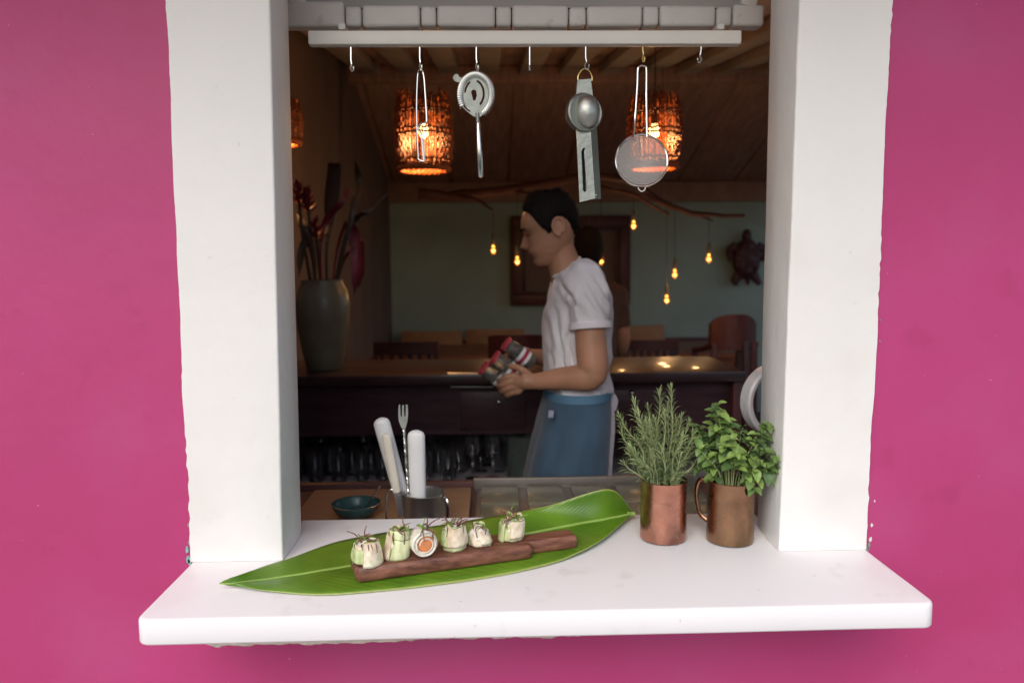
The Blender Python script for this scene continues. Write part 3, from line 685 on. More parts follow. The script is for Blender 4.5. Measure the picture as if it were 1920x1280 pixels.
# rounded armchair at right
ar = thing('armchair', 'dark red-brown armchair with rounded back near the right jamb', 'armchair', P(1375, 700, 5.3)*1.0); ar.location.z = 0; WL[ar.name] = Vector(ar.location)
s = 5.3/1435; c = P(1378, 640, 5.3); rows = []
for i in range(17):
    u = i/16*2-1; x = c.x+u*43*s; hh = (52-14*u*u*u*u-4*u*u)*s; yy = c.y+.05*u*u
    rows.append([Vector((x, yy-.02, c.z+hh)), Vector((x, yy+.05, c.z+hh-.01)), Vector((x, yy+.06, c.z-.06)), Vector((x, yy-.03, c.z-.06))])
MB().loft(rows).build('backrest', REDW, ar)
MB().box((c.x, c.y+.24, .45), (.34, .5, .06), bev=.02).build('seat', REDW, ar)
for sx in (-1, 1):
    MB().tube(smoothpath([Vector((c.x+sx*.15, c.y, c.z-.02)), Vector((c.x+sx*.17, c.y+.2, c.z-.07)), Vector((c.x+sx*.17, c.y+.42, c.z-.10))], 5), .022, 8).build('armrest', REDW, ar)
    MB().bar((c.x+sx*.14, c.y+.01, c.z-.02), (c.x+sx*.15, c.y+.0, 0), .04, .04, up=(0, 1, 0), bev=.004).build('leg', REDW, ar)
    MB().bar((c.x+sx*.17, c.y+.42, c.z-.1), (c.x+sx*.15, c.y+.46, 0), .04, .04, up=(0, 1, 0), bev=.004).build('leg', REDW, ar)
# tall post chair-leg object at right of the bar
MB().bar(P(1399, 640, 4.3), Vector((P(1404, 760, 4.3).x, yd(4.3), 0)), .035, .035, up=(0, 1, 0), bev=.004).build('post', DARKW2, label='slim dark post standing beside the armchair', category='post')
# white hoop by the right jamb
hc = P(1456, 750, 1.95); s = 1.95/1435
hp_ = thing('enamel_hoop', 'white enamelled hoop half hidden behind the right jamb', 'hoop', hc)
MB().lathe([(70*s, -.02), (70*s, .015), (66*s, .02), (60*s, .018), (58*s, -.016), (62*s, -.022)], hc, 64, axis=(.25, -1, 0), closed=True).build('ring', mat('white_enamel', (.75, .76, .76), .28, var=.03), hp_)
MB().tube([hc+Vector((62*s, 0, 0)), hc+Vector((62*s+.12, -.2, .0))], .006, 8).build('bracket', STEEL, hp_)

# ================================================================ TOP: shutter edge, hook rail, hanging tools
SD = 1.64
sh = thing('wrapped_shutter', 'grey white wooden shutter edge wrapped in painted segments above the rail', 'shutter', P(985, 57, SD))
segs = [545, 649, 681, 790, 820, 929, 959, 1065, 1098, 1202, 1233, 1338, 1369, 1428]
MB().bar(P(530, 34, SD+.02), P(1424, 34, SD+.02), .03, .030, up=(0, 0, 1)).build('core', GAP, sh, smooth=False)
for i, (a, b) in enumerate(zip(segs, segs[1:])):
    corner = i in (0, len(segs)-2)
    y0, y1 = (16+random.uniform(-1, 1), 55+random.uniform(-.8, .8)) if i % 2 == 0 else (17.5+random.uniform(-1, 1), 53.5+random.uniform(-.8, .8))
    if i == 0: y0 = 8; a = 528
    if i == len(segs)-2: y0 = 14; y1 = 54
    p0, p1 = P(a+.9, (y0+y1)/2, SD), P(b-.9, (y0+y1)/2, SD); h = P(a, y0, SD).z-P(a, y1, SD).z
    bm = bmesh.new(); bmesh.ops.create_cube(bm, size=1)
    L_ = (p1-p0).length; dep = .036+(.004 if i % 2 == 0 else 0)
    for v in bm.verts: v.co = Vector((v.co.x*L_, v.co.y*dep, v.co.z*h))
    bmesh.ops.bevel(bm, geom=bm.edges[:], offset=.0075, segments=3, affect='EDGES', profile=.55)
    bm.verts.index_update(); c = (p0+p1)/2
    vs = [c+v.co+Vector((nz(v.co+c, 30)*.0012, nz(v.co+c, 26, 3)*.0016, nz(v.co+c, 24, 7)*.0016)) for v in bm.verts]
    mb = MB(); mb.add(vs, [[v.index for v in f.verts] for f in bm.faces]); bm.free()
    mb.build('wrapped_segment', SHUT, sh)
pa, pb_ = P(560, 16, SD+.02), P(1412, 16, SD+.02)
rows = [[Vector((lerp(pa.x, pb_.x, u), pa.y+.015+v*.05, pa.z-.01+v*.16+.001*nz((u*5, v, 0), 2))) for u in [i/24 for i in range(25)]] for v in (0, .25, .5, .75, 1)]
MB().grid(rows).build('panel', mat('shutter_panel', (.42, .41, .38), .6, var=.08, scale=5, bump=.1), sh)
MB().bar(P(1398, 16, SD-.004), P(1424, -60, SD-.004), .034, .030, up=(0, 1, 0), bev=.006).build('side_stile', SHUT, sh)
MB().bar(P(562, 14, SD-.004), P(545, -60, SD-.004), .034, .030, up=(0, 1, 0), bev=.006).build('side_stile', SHUT, sh)

RD = 1.56
rail = thing('hook_rail', 'cream painted wooden rail carrying steel hooks across the window top', 'rail', P(985, 88, RD))
a, b = P(580, 74, RD), P(1387, 73, RD); hr = P(980, 61, RD).z-P(980, 87, RD).z
rl = MB().bar(a, b, .026, hr, up=(0, 0, 1), bev=.004)
for v in rl.v: v.z += .0012*nz((v.x, 0, 0), 5); v.y += .001*nz((v.x, 1, 0), 6)
rl.build('board', RAILW, rail)
for x in (645, 1345): MB().box(P(x, 57, RD+.02), (.014, .05, .012), bev=.002).build('bracket', SHUT, rail)
hooks = {658: 134, 787: 131, 893: 132, 993: 134, 1098: 130, 1205: 116, 1314: 118}
for px, py in hooks.items():
    m = BRASS if px == 1205 else CHROME
    if px == 993: pts = [P(px, 85, RD), P(px, 105, RD), P(px, 127, RD), P(px, 134, RD-.004), P(px, 132, RD-.011), P(px, 122, RD-.014)]
    else:
        dx = 4 if px == 658 else (5 if px == 1098 else (-5 if px == 1314 else 3))
        pts = [P(px, 85, RD), P(px, py-22, RD), P(px+dx*.3, py-14, RD), P(px-dx*.2, py-6, RD-.002), P(px+dx*.3, py, RD-.004), P(px+dx*1.1, py-2, RD-.006), P(px+dx*1.2, py-9, RD-.007)]
    MB().tube(smoothpath(pts, 5), .0018, 7).build('hook', m, rail)

TD_ = RD-.004
def T(px, py, dd=0): return P(px, py, TD_+dd)
# wire loop tool
wt = thing('wire_loop_tool', 'thin bent steel wire loop hanging in front of the left basket lamp', 'wire loop', T(793, 300))
MB().tube(smoothpath([T(789, 131, -.004), T(784, 135), T(782, 160), T(781, 200), T(782, 250), T(784, 290), T(785, 299), T(794, 302), T(796, 298), T(794, 270), T(790, 250), T(786, 246), T(785, 240), T(788, 233), T(798, 229), T(800, 222), T(797, 170), T(795, 145), T(792, 133), T(789, 131, -.004)], 5), .0016, 7).build('wire', CHROME, wt)
MB().tube([T(790, 248, -.002), T(795, 301, -.002)], .0022, 8).build('stiff_rod', CHROME, wt)

# hawthorne strainer
hs = thing('cocktail_strainer', 'round steel cocktail strainer with spring coil hanging handle down', 'strainer', T(899, 332))
s = TD_/1435; c = T(890, 178)
def disc(): # outline: round plate narrowing to neck, ear at upper left
    pts = []
    for k in range(72):
        an = 2*math.pi*k/72+math.pi/2; x, y = math.cos(an), math.sin(an); rx, ry = 32, 43
        X, Y = x*rx, y*ry
        if y < -.3: X *= 1-.45*((-y-.3)/.7)**1.6
        q = (890+X+(5 if y < 0 else 0)*(-y), 178-Y)
        pts.append(q)
    return pts
bmh = bmesh.new()
outer = [T(*q) for q in disc()]
def hole(cx, cy, rx, ry, a0=0, n=16): return [T(cx+rx*math.cos(2*math.pi*k/n), cy+ry*math.sin(2*math.pi*k/n)) for k in range(n)]
def arc_hole(cx, cy, rx, ry, a0, a1, w_, n=10):
    o = [T(cx+(rx+w_)*math.cos(lerp(a0, a1, k/n)), cy+(ry+w_)*math.sin(lerp(a0, a1, k/n))) for k in range(n+1)]
    return o+[T(cx+(rx-w_)*math.cos(lerp(a0, a1, k/n)), cy+(ry-w_)*math.sin(lerp(a0, a1, k/n))) for k in range(n, -1, -1)]
loops = [outer, [T(x, y) for x, y in ((883, 172), (887, 168), (893, 170), (894, 180), (891, 189), (887, 188))], arc_hole(889, 176, 18, 25, R(-75), R(55), 2.0), arc_hole(889, 176, 17, 24, R(185), R(245), 1.8), arc_hole(890, 178, 25, 33, R(110), R(185), 1.5)]
edges = []
for lp in loops:
    vv = [bmh.verts.new(p) for p in lp]; edges += [bmh.edges.new((vv[i], vv[(i+1) % len(vv)])) for i in range(len(vv))]
bmesh.ops.triangle_fill(bmh, use_beauty=True, edges=edges); r_ = bmesh.ops.extrude_face_region(bmh, geom=bmh.faces[:])
for v in r_['geom']:
    if isinstance(v, bmesh.types.BMVert): v.co.y += .0022
bmh.verts.index_update(); mb = MB(); mb.add([v.co.copy() for v in bmh.verts], [[v.index for v in f.verts] for f in bmh.faces]); bmh.free()
mb.build('plate', CAST, hs, smooth=False)
pts = []
for k in range(46*8):
    u = k/(46*8); an = lerp(R(-215), R(65), u); q = (892+30*math.cos(an), 178+39*math.sin(an)); w_ = 2*math.pi*k/8
    rr = .0066; base_ = T(*q, -.003); dirv = Vector((math.cos(an), 0, -math.sin(an))); pts.append(base_+dirv*math.cos(w_)*rr+Vector((0, math.sin(w_)*rr*.6, 0)))
MB().tube(pts, .00065, 5).build('spring_coil', CHROME, hs)
MB().prism([T(*q) for q in ((862, 156), (852, 152), (849, 146), (852, 140), (858, 139), (862, 145), (870, 146), (872, 152))], (0, 1, 0), .0022).build('ear', CAST, hs, smooth=False)
MB().tube([T(895, 212), T(896, 230)], .0040, 10).build('neck', CAST, hs)
MB().tube([T(896, 228), T(896.5, 231), T(898, 270), T(901, 331), T(901, 333)], [.0035, .0050, .0054, .0056, .0046], 14).build('handle', CHROME, hs)

# lime squeezer
sq = thing('citrus_squeezer', 'heavy cast aluminium citrus squeezer hanging by its wire ring', 'squeezer', T(1108, 380))
MB().tube(smoothpath([T(1084, 152), T(1084, 143), T(1090, 133), T(1097, 129), T(1105, 134), T(1110, 144), T(1110, 152)], 6), .0016, 8).build('wire_ring', BRASS, sq)
def rotm(ax, an): return Matrix.Rotation(an, 3, ax)
def blockpts(fr, th, dd):  # front polygon extruded
    return MB().prism([T(*q, dd) for q in fr], (0, 1, 0), th)
blk = blockpts([(1083, 150), (1108, 148), (1112, 185), (1116, 200), (1078, 204), (1080, 185)], .022, -.012)
blk.build('hinge_block', CAST, sq, ang=30)
MB().ell(T(1092, 212, -.006), (31*s, .028, 36*s), None, 28, 18).build('lower_cup', CAST, sq)
MB().lathe([(29*s, -.004), (33*s, -.002), (33.5*s, .002), (31*s, .004), (27*s, .002)], T(1097, 211, -.024), 40, axis=(.30, -1, .05)).build('cup_rim', CAST, sq)
MB().ell(T(1101, 209, -.026), (23*s, .019, 31*s), Matrix.Rotation(-.07, 3, 'Y'), 28, 18).build('press_dome', mat('cast_polished', (.40, .415, .38), .42, 1., var=.08, scale=20, bump=.08, bscale=120), sq)
# open channel handle: three walls with a slot
h0, h1 = T(1100, 240, -.012), T(1109, 372, -.012)
fr = [(1080, 236), (1107, 236), (1116, 372), (1087, 379)]
bmh = bmesh.new(); edges = []
for lp in ([T(*q, -.020) for q in fr], [T(*q, -.020) for q in ((1090, 284), (1094, 277), (1097, 279), (1095, 284), (1100, 350), (1099, 359), (1095, 360), (1093, 356))]):
    vv = [bmh.verts.new(p) for p in lp]; edges += [bmh.edges.new((vv[i], vv[(i+1) % len(vv)])) for i in range(len(vv))]
bmesh.ops.triangle_fill(bmh, use_beauty=True, edges=edges); r_ = bmesh.ops.extrude_face_region(bmh, geom=bmh.faces[:])
for v in r_['geom']:
    if isinstance(v, bmesh.types.BMVert): v.co.y += .004
bmh.verts.index_update(); mb = MB(); mb.add([v.co.copy() for v in bmh.verts], [[v.index for v in f.verts] for f in bmh.faces]); bmh.free()
mb.build('handle_front', CAST, sq, smooth=False)
MB().prism([T(1106.5, 238, -.0195), T(1116, 372, -.0195), T(1127, 373, .004), T(1119, 236, .004)], (-1, 0, 0), .004).build('handle_side', CAST, sq, smooth=False)
MB().prism([T(1082, 239, -.0195), T(1088, 378, -.0195), T(1096, 377, .004), T(1092, 238, .004)], (1, 0, 0), .003).build('handle_side', CAST, sq, smooth=False)
MB().prism([T(1090, 238, .004), T(1119, 238, .004), T(1127, 372, .004), T(1097, 377, .004)], (0, 1, 0), .003).build('handle_back', CAST, sq, smooth=False)
MB().ell(T(1117, 366, -.016), (.0022, .0022, .0022), None, 8, 6).build('rivet', CHROME, sq)

# fine mesh strainer
fs_ = thing('mesh_strainer', 'round fine mesh strainer hanging by its long wire handle', 'strainer', T(1203, 356))
cc = T(1203, 301, -.01); rx = 47*s
MB().lathe([(rx, -.004), (rx+.0022, -.004), (rx+.0026, .003), (rx+.001, .004), (rx-.001, .003)], cc, 64, axis=(0, -1, .14), closed=True).build('rim', CHROME, fs_)
msh = bpy.data.materials.new('wire_mesh'); msh.use_nodes = True; t = msh.node_tree; b_ = t.nodes['Principled BSDF']
b_.inputs['Base Color'].default_value = (.44, .41, .38, 1); b_.inputs['Metallic'].default_value = .7; b_.inputs['Roughness'].default_value = .5
tr_ = t.nodes.new('ShaderNodeBsdfTransparent'); mx = t.nodes.new('ShaderNodeMixShader'); nn = t.nodes.new('ShaderNodeTexNoise'); nn.inputs['Scale'].default_value = 60; mr = t.nodes.new('ShaderNodeMapRange'); mr.inputs[3].default_value = .30; mr.inputs[4].default_value = .52
t.links.new(nn.outputs[0], mr.inputs[0]); t.links.new(mr.outputs[0], mx.inputs[0]); t.links.new(tr_.outputs[0], mx.inputs[1]); t.links.new(b_.outputs[0], mx.inputs[2]); t.links.new(mx.outputs[0], t.nodes['Material Output'].inputs[0])
MB().lathe([(rx, .0), (rx*.93, .014), (rx*.78, .026), (rx*.55, .034), (rx*.25, .039), (0, .040)], cc, 48, axis=(0, 1, -.14)).build('mesh_bowl', msh, fs_)
for xx, xt in ((1189, 1196), (1212, 1212)):
    pass
MB().tube(smoothpath([T(1188, 258, -.012), T(1191, 220), T(1195, 160), T(1196, 131), T(1199, 125), T(1204, 123.5), T(1209, 125), T(1212, 131), T(1212, 180), T(1213, 257, -.012)], 6), .0020, 8).build('wire_handle', CHROME, fs_)
MB().tube(smoothpath([T(1194, 345, -.012), T(1197, 354, -.012), T(1203, 359, -.012), T(1209, 355, -.012), T(1211, 345, -.012)], 6), .0016, 7).build('rest_loop', CHROME, fs_)

# ================================================================ ON THE SILL: leaf, board, rolls, mugs, herbs
LEAFM = bpy.data.materials.new('banana_leaf'); LEAFM.use_nodes = True
t = LEAFM.node_tree; b_ = t.nodes['Principled BSDF']; L = t.links.new
uvn = t.nodes.new('ShaderNodeUVMap'); sp = t.nodes.new('ShaderNodeSeparateXYZ'); L(uvn.outputs[0], sp.inputs[0])
def mth(op, a, b=None):
    n = t.nodes.new('ShaderNodeMath'); n.operation = op
    for i, x in enumerate((a, b)):
        if x is None: continue
        if isinstance(x, (int, float)): n.inputs[i].default_value = x
        else: L(x, n.inputs[i])
    return n.outputs[0]
off = mth('ABSOLUTE', mth('SUBTRACT', sp.outputs[1], .5))
vein = mth('SINE', mth('MULTIPLY', mth('SUBTRACT', sp.outputs[0], mth('MULTIPLY', off, .35)), 330.))
n1 = t.nodes.new('ShaderNodeTexNoise'); n1.inputs['Scale'].default_value = 9; n1.inputs['Detail'].default_value = 5
tcn = t.nodes.new('ShaderNodeTexCoord'); L(tcn.outputs['Object'], n1.inputs['Vector'])
rp = t.nodes.new('ShaderNodeValToRGB'); rp.color_ramp.elements[0].color = (.060, .155, .008, 1); rp.color_ramp.elements[1].color = (.140, .275, .018, 1)
rp.color_ramp.elements[0].position = .3; rp.color_ramp.elements[1].position = .7; L(mth('ADD', n1.outputs[0], mth('MULTIPLY', vein, .03)), rp.inputs[0])
mr = t.nodes.new('ShaderNodeMapRange'); mr.inputs[1].default_value = .012; mr.inputs[2].default_value = .03; mr.inputs[3].default_value = 1; mr.inputs[4].default_value = 0; L(off, mr.inputs[0])
x1 = t.nodes.new('ShaderNodeMix'); x1.data_type = 'RGBA'; L(mth('MULTIPLY', mr.outputs[0], .75), x1.inputs['Factor']); L(rp.outputs[0], x1.inputs['A']); x1.inputs['B'].default_value = (.36, .50, .13, 1)
mr2 = t.nodes.new('ShaderNodeMapRange'); mr2.inputs[1].default_value = .475; mr2.inputs[2].default_value = .495; L(off, mr2.inputs[0])
x2 = t.nodes.new('ShaderNodeMix'); x2.data_type = 'RGBA'; L(mth('MULTIPLY', mr2.outputs[0], .8), x2.inputs['Factor']); L(x1.outputs['Result'], x2.inputs['A']); x2.inputs['B'].default_value = (.42, .46, .14, 1)
L(x2.outputs['Result'], b_.inputs['Base Color']); b_.inputs['Roughness'].default_value = .38
bp = t.nodes.new('ShaderNodeBump'); bp.inputs['Strength'].default_value = .10; bp.inputs['Distance'].default_value = .002; L(vein, bp.inputs['Height']); L(bp.outputs[0], b_.inputs['Normal'])
zl = SZ+.004
mid = smoothpath([PZ(412, 1093, SZ+.012), PZ(440, 1092, SZ+.012), PZ(520, 1082, zl+.002), PZ(660, 1060, zl), PZ(860, 1024, zl), PZ(1060, 986, zl+.003), PZ(1130, 974, zl+.008), PZ(1185, 963, SZ+.014)], 8)
near = smoothpath([PZ(411, 1094, SZ+.011), PZ(450, 1100, SZ+.006), PZ(540, 1111, SZ+.003), PZ(640, 1113, SZ+.003), PZ(860, 1090, SZ+.003), PZ(1025, 1058, SZ+.004), PZ(1118, 1018, SZ+.010), PZ(1183, 966, SZ+.013)], 8)
far = smoothpath([PZ(411, 1092, SZ+.013), PZ(445, 1078, SZ+.022), PZ(540, 1047, SZ+.010), PZ(660, 1008, SZ+.004), PZ(860, 978, SZ+.010), P(1020, 950, 1.545), P(1140, 917, 1.552), P(1188, 960, 1.585)], 8)
rows = []
for i in range(len(mid)):
    a, m_, b = near[i], mid[i], far[i]; row = []
    tt = i/(len(mid)-1); sag = .004*math.sin(math.pi*tt)
    for k in range(9):
        u = k/8; q = a.lerp(m_, u)+Vector((0, 0, .004*math.sin(math.pi*u)*math.sin(math.pi*tt)+.0012*nz((tt*14, u, 0), 1.5)))
        row.append(q)
    for k in range(1, 9):
        u = k/8; bul = math.sin(math.pi*u)
        q = m_.lerp(b, u)+Vector((0, .012*bul*max(0, tt-.5)*2, .003*bul*math.sin(math.pi*tt)-.006*bul*max(0, tt-.55)*2+.0012*nz((tt*14, -u, 3), 1.5)))
        row.append(q)
    rows.append(row)
for r_ in rows:
    for q in r_: q.z = max(q.z, SZ+.0015)
lf = thing('banana_leaf', 'long glossy green leaf spread under the wooden serving board', 'leaf', PZ(800, 1050, SZ))
bl = MB().grid(rows, uv=True).build('leaf_blade', LEAFM, lf, ang=80)
md = bl.modifiers.new('thickness', 'SOLIDIFY'); md.thickness = .0009; md.offset = 1
MB().tube([p+Vector((0, 0, -.0005)) for p in mid], [lerp(.0012, .0038, i/(len(mid)-1)) for i in range(len(mid))], 8).build('midrib', mat('midrib_green', (.27, .42, .09), .5), lf)
MB().tube([mid[-1]-Vector((.01, 0, 0)), mid[-1]+Vector((.006, .001, 0))], [.0042, .0046], 10).build('petiole', mat('midrib_green', (0, 0, 0)), lf)

# serving board
ZB0, ZB1 = SZ+.008, SZ+.033
fl_, fr_ = PZ(668, 1094, ZB0), PZ(1001, 1047, ZB0); ux = (fr_-fl_).normalized(); uy = Vector((-ux.y, ux.x, 0)); BL = (fr_-fl_).length; BWD = .082
hl = (PZ(1077, 1022, ZB0)-fl_).dot(ux)
def Bp(a, b, z): return fl_+ux*a+uy*b+Vector((0, 0, z-fl_.z))
oc = [(0.006, 0)]+[(BL-.010, 0), (BL-.003, .003), (BL, .010), (BL, .021), (hl-.003, .019), (hl, .024), (hl, .055), (hl-.003, .060), (BL, .060), (BL, .072), (BL-.004, .079), (BL-.010, BWD), (.012, BWD), (.003, BWD-.004), (0, BWD-.012), (0, .010), (.002, .003)]
def board_ring(ins, z):
    n = len(oc); out = []
    for i in range(n):
        p0, p1, p2 = Vector(oc[i-1]), Vector(oc[i]), Vector(oc[(i+1) % n]); t1 = (p1-p0).normalized(); t2 = (p2-p1).normalized()
        nn = Vector((-(t1.y+t2.y), t1.x+t2.x)).normalized(); q = p1+nn*ins; out.append(Bp(q.x, q.y, z))
    return out
MB().loft([board_ring(.004, ZB0), board_ring(.001, ZB0+.003), board_ring(0, ZB0+.006), board_ring(0, ZB1-.006), board_ring(.0012, ZB1-.0025), board_ring(.004, ZB1)]).build('serving_board', WALNUT, ang=35, label='dark walnut serving board with short handle lying on the green leaf', category='serving board')

# six stuffed rolls
WRAP = mat('cucumber_ribbon', (.33, .43, .13), .28, var=.12, scale=34, col2=(.74, .77, .50), sss=.3, bump=.25, bscale=90, stretch=(1, 1, .25), det=6)
PEEL = mat('cucumber_peel', (.20, .32, .07), .35, var=.3, scale=40)
WRAP2 = mat('pale_ribbon', (.62, .47, .30), .3, var=.15, scale=30, col2=(.86, .80, .66), sss=.3, bump=.25, bscale=90)
overlay(WRAP2, (.42, .50, .18), 40, .56, .7, 4, .7); overlay(WRAP, (.45, .25, .10), 55, .66, .76, 4, .6)
RICE = mat('white_filling', (.80, .77, .68), .5, var=.06, scale=50, bump=.4, bscale=160, sss=.2)
PRAWN = mat('orange_filling', (.72, .26, .10), .4, var=.3, scale=40, bump=.2)
TWIG = mat('purple_sprout', (.14, .045, .05), .6, var=.3, scale=40); SPROUT = mat('green_sprout', (.22, .36, .07), .5, var=.3, scale=30); SPROUTB = mat('brown_sprout', (.26, .15, .06), .6, var=.3, scale=40)
def roll(px, py, wpx, hpx, label, top=.8, lean=0., kind='stand', seed=1, nl=2, nt_=10):
    random.seed(seed); s = 1.32/1435*1.0; b = PZ(px, py, ZB1); b.x *= (b.y+.018+D0)/(b.y+D0); b.y += .018; r = wpx/2*s*1.10; h = hpx*s*.93
    t = thing('stuffed_roll', label, 'canape', b, 'stuffed canapes on the serving board')
    if kind == 'stand':
        # overlapping cucumber ribbons folded round the filling
        for q_ in range(5):
            a0 = (-2.6, -.9, .6, -1.9, 1.9)[q_]+random.uniform(-.4, .4); span = random.uniform(1.7, 2.9); z0_ = random.choice((0, 0, .05, .18))*h; z1_ = h*random.uniform(.66, 1.10); flare = random.uniform(-.10, .16); tilt = random.uniform(-.16, .16)*h; rad = r*(.90+.035*q_); rows = []
            for i in range(25):
                u = i/24; an = a0+u*span; col = []
                for j in range(9):
                    v = j/8; tap = lerp(1.05, top, v**1.2)+flare*max(0, v-.6)*1.6+.04*math.sin(v*math.pi)
                    rr = rad*tap*(1+.13*nz((math.cos(an), math.sin(an), seed*3.1+v*.8), 1.3)+.05*nz((an*2, v*2, q_+seed), 1.5))
                    z = lerp(z0_, z1_*(1+.12*nz((an, 0, seed+q_), 1.4)), v)+tilt*(u-.5)*v
                    col.append(b+Vector((math.cos(an)*rr+lean*v*h, math.sin(an)*rr, max(.0006, z))))
                rows.append(col)
            wr = MB().grid(rows).build('ribbon', (WRAP, WRAP2, WRAP, WRAP, WRAP2)[(q_+seed) % 5], t, ang=80); md = wr.modifiers.new('thickness', 'SOLIDIFY'); md.thickness = .0015
            if q_ % 2: pe = MB().tube([c_[8] for c_ in rows], .0008, 5).build('peel_edge', PEEL, wr)
        MB().ell(b+Vector((lean*h*.5, 0, h*.48)), (r*.88, r*.88, h*.52), None, 22, 16, f=lambda q: 1+.16*nz(q, 3, seed)).build('filling', RICE, t)
    else:
        ax = Vector((.42, -1, 0)).normalized(); c = b+Vector((0, 0, r*.98)); sd = Vector((ax.y, -ax.x, 0)); rows = []
        N = 80
        for i in range(N+1):
            u = i/N; an = u*2*math.pi*2.3; rr = r*(.45+.55*u)
            rows.append([c+sd*math.cos(an)*rr+Vector((0, 0, math.sin(an)*rr*.96))+ax*lerp(-.017, .017, j/4) for j in range(5)])
        wr = MB().grid(rows).build('wrap', RICE if kind == 'lie' else WRAP, t, ang=80); md = wr.modifiers.new('thickness', 'SOLIDIFY'); md.thickness = .0022
        MB().lathe([(r*.62, -.014), (r*.62, .0135), (r*.5, .0165), (r*.25, .0175), (0, .0165)], c, 24, axis=ax, wob=.15).build('filling', PRAWN, t)
        MB().lathe([(r*.90, -.016), (r*.90, .0120), (r*.62, .0130)], c, 24, axis=ax, wob=.1).build('rice_layer', RICE, t)
        h = r*2
    tp = b+Vector((lean*h, 0, h*.97))
    for i in range(nt_):
        an = random.uniform(0, 6.28); el = random.uniform(.05, .9); L_ = random.uniform(.012, .031); st = tp+Vector((random.uniform(-.5, .5)*r, random.uniform(-.6, .3)*r, random.uniform(-.003, .002)))
        dv = Vector((math.cos(an)*math.cos(el), math.sin(an)*math.cos(el), math.sin(el)))
        MB().tube(smoothpath([st-dv*.003, st+dv*L_*.5+Vector((random.uniform(-.003, .003), 0, .002)), st+dv*L_+Vector((random.uniform(-.004, .004), 0, random.uniform(-.004, .003)))], 4), [.0011]*6+[.0008]*3, 5).build('sprout', random.choice((TWIG, TWIG, SPROUTB, SPROUT)), t)
    for i in range(3):
        an = random.uniform(-2.6, -.5); q = tp+Vector((math.cos(an)*r*.85, math.sin(an)*r*.85, .001)); MB().tube(smoothpath([tp, q, q+Vector((random.uniform(-.003, .003), -.002, -h*random.uniform(.25, .45)))], 4), .0010, 5).build('sprout', random.choice((SPROUTB, TWIG)), t)
    for i in range(nl):
        an = (2.6, .5, 1.6)[i % 3]+random.uniform(-.3, .3); dv = Vector((math.cos(an), -.25, .55)).normalized()
        q = tp+Vector((0, -.003, 0)); L_ = random.uniform(.013, .020)
        o = blade([q, q+dv*L_*.5+Vector((0, 0, .003)), q+dv*L_], [(0, .001), (.35, .0055), (.65, .0055), (1, .0006)], SPROUT, t, 'herb_leaf', side=Vector((0, -.7, .7)), nseg=4)
roll(690, 1062, 50, 46, 'squat pale roll with twiggy garnish at the board\'s square end', .86, 0, 'stand', 11, 1, 12)
roll(744, 1050, 46, 56, 'tall green cucumber roll with leafy top beside the orange-centred roll', .78, .12, 'stand', 5, 2, 11)
roll(793, 1048, 49, 46, 'roll lying on its side showing its orange spiral centre', .8, 0, 'lie', 3, 1, 8)
roll(851, 1034, 44, 54, 'upright banded cucumber roll topped with brown twigs', .90, 0, 'stand', 8, 0, 16)
roll(900, 1026, 44, 40, 'small folded pale roll between two taller rolls', .62, -.12, 'stand', 21, 0, 6)
roll(958, 1016, 45, 46, 'pale roll with pink garnish next to the board\'s handle', .95, .08, 'stand', 33, 2, 12)
random.seed(99)

# copper mugs
COPPER = mat('copper', (.62, .29, .20), .27, 1., var=.22, scale=13, bump=.12, bscale=22, rvar=.10)
overlay(COPPER, (.22, .11, .085), 11, .46, .66, 8, .85); overlay(COPPER, (.70, .42, .33), 24, .6, .72, 5, .5)
AGED = mat('aged_copper', (.36, .205, .12), .28, 1., var=.2, scale=10, bump=.12, bscale=20, rvar=.12); overlay(AGED, (.17, .115, .06), 9, .45, .68, 8, .85); overlay(AGED, (.48, .30, .20), 20, .6, .72, 5, .5)
SOIL = mat('potting_soil', (.05, .035, .025), .95, var=.4, scale=60, bump=.5)
def mug(px, pybot, pytop, wpx, label, m, handle_an):
    b = PZ(px, pybot-2, SZ); r = wpx/2*(b.y+D0)/1435*1.0; b.x *= (b.y+r+D0)/(b.y+D0); b.y += r; b.z = SZ+.0006
    r = wpx/2*(b.y+D0)/1435*1.012
    h = P(px, pytop+3, b.y+D0-r).z-SZ
    t = thing('copper_mug', label, 'mug', b, 'copper mugs on the sill')
    MB().lathe([(r*.90, 0), (r*.975, .002), (r*.995, .008), (r*.985, h*.3), (r*.98, h*.7), (r*.99, h-.003), (r*1.008, h-.001), (r*1.01, h), (r*.97, h+.0005), (r*.955, h-.003), (r*.95, .01), (0, .008)], b, 56, wob=.012).build('body', m, t)
    MB().lathe([(r*.95, h-.022), (r*.9, h-.016), (r*.5, h-.013), (0, h-.012)], b, 24, wob=.05).build('soil', SOIL, t)
    dv = Vector((math.cos(handle_an), math.sin(handle_an), 0))
    MB().tube(smoothpath([b+dv*r*.96+Vector((0, 0, h*.90)), b+dv*(r+.016)+Vector((0, 0, h*.92)), b+dv*(r+.024)+Vector((0, 0, h*.70)), b+dv*(r+.016)+Vector((0, 0, h*.36)), b+dv*r*.96+Vector((0, 0, h*.24))], 7), .0044, 10, flat=.55).build('handle', m, t)
    return b, r, h
b1, r1, h1_ = mug(1243, 1026, 908, 89, 'shiny reddish copper mug planted with rosemary', COPPER, R(75))
b2, r2, h2_ = mug(1368, 1030, 909, 90, 'aged brown copper mug with a side handle planted with broad-leaf herb', AGED, R(145))
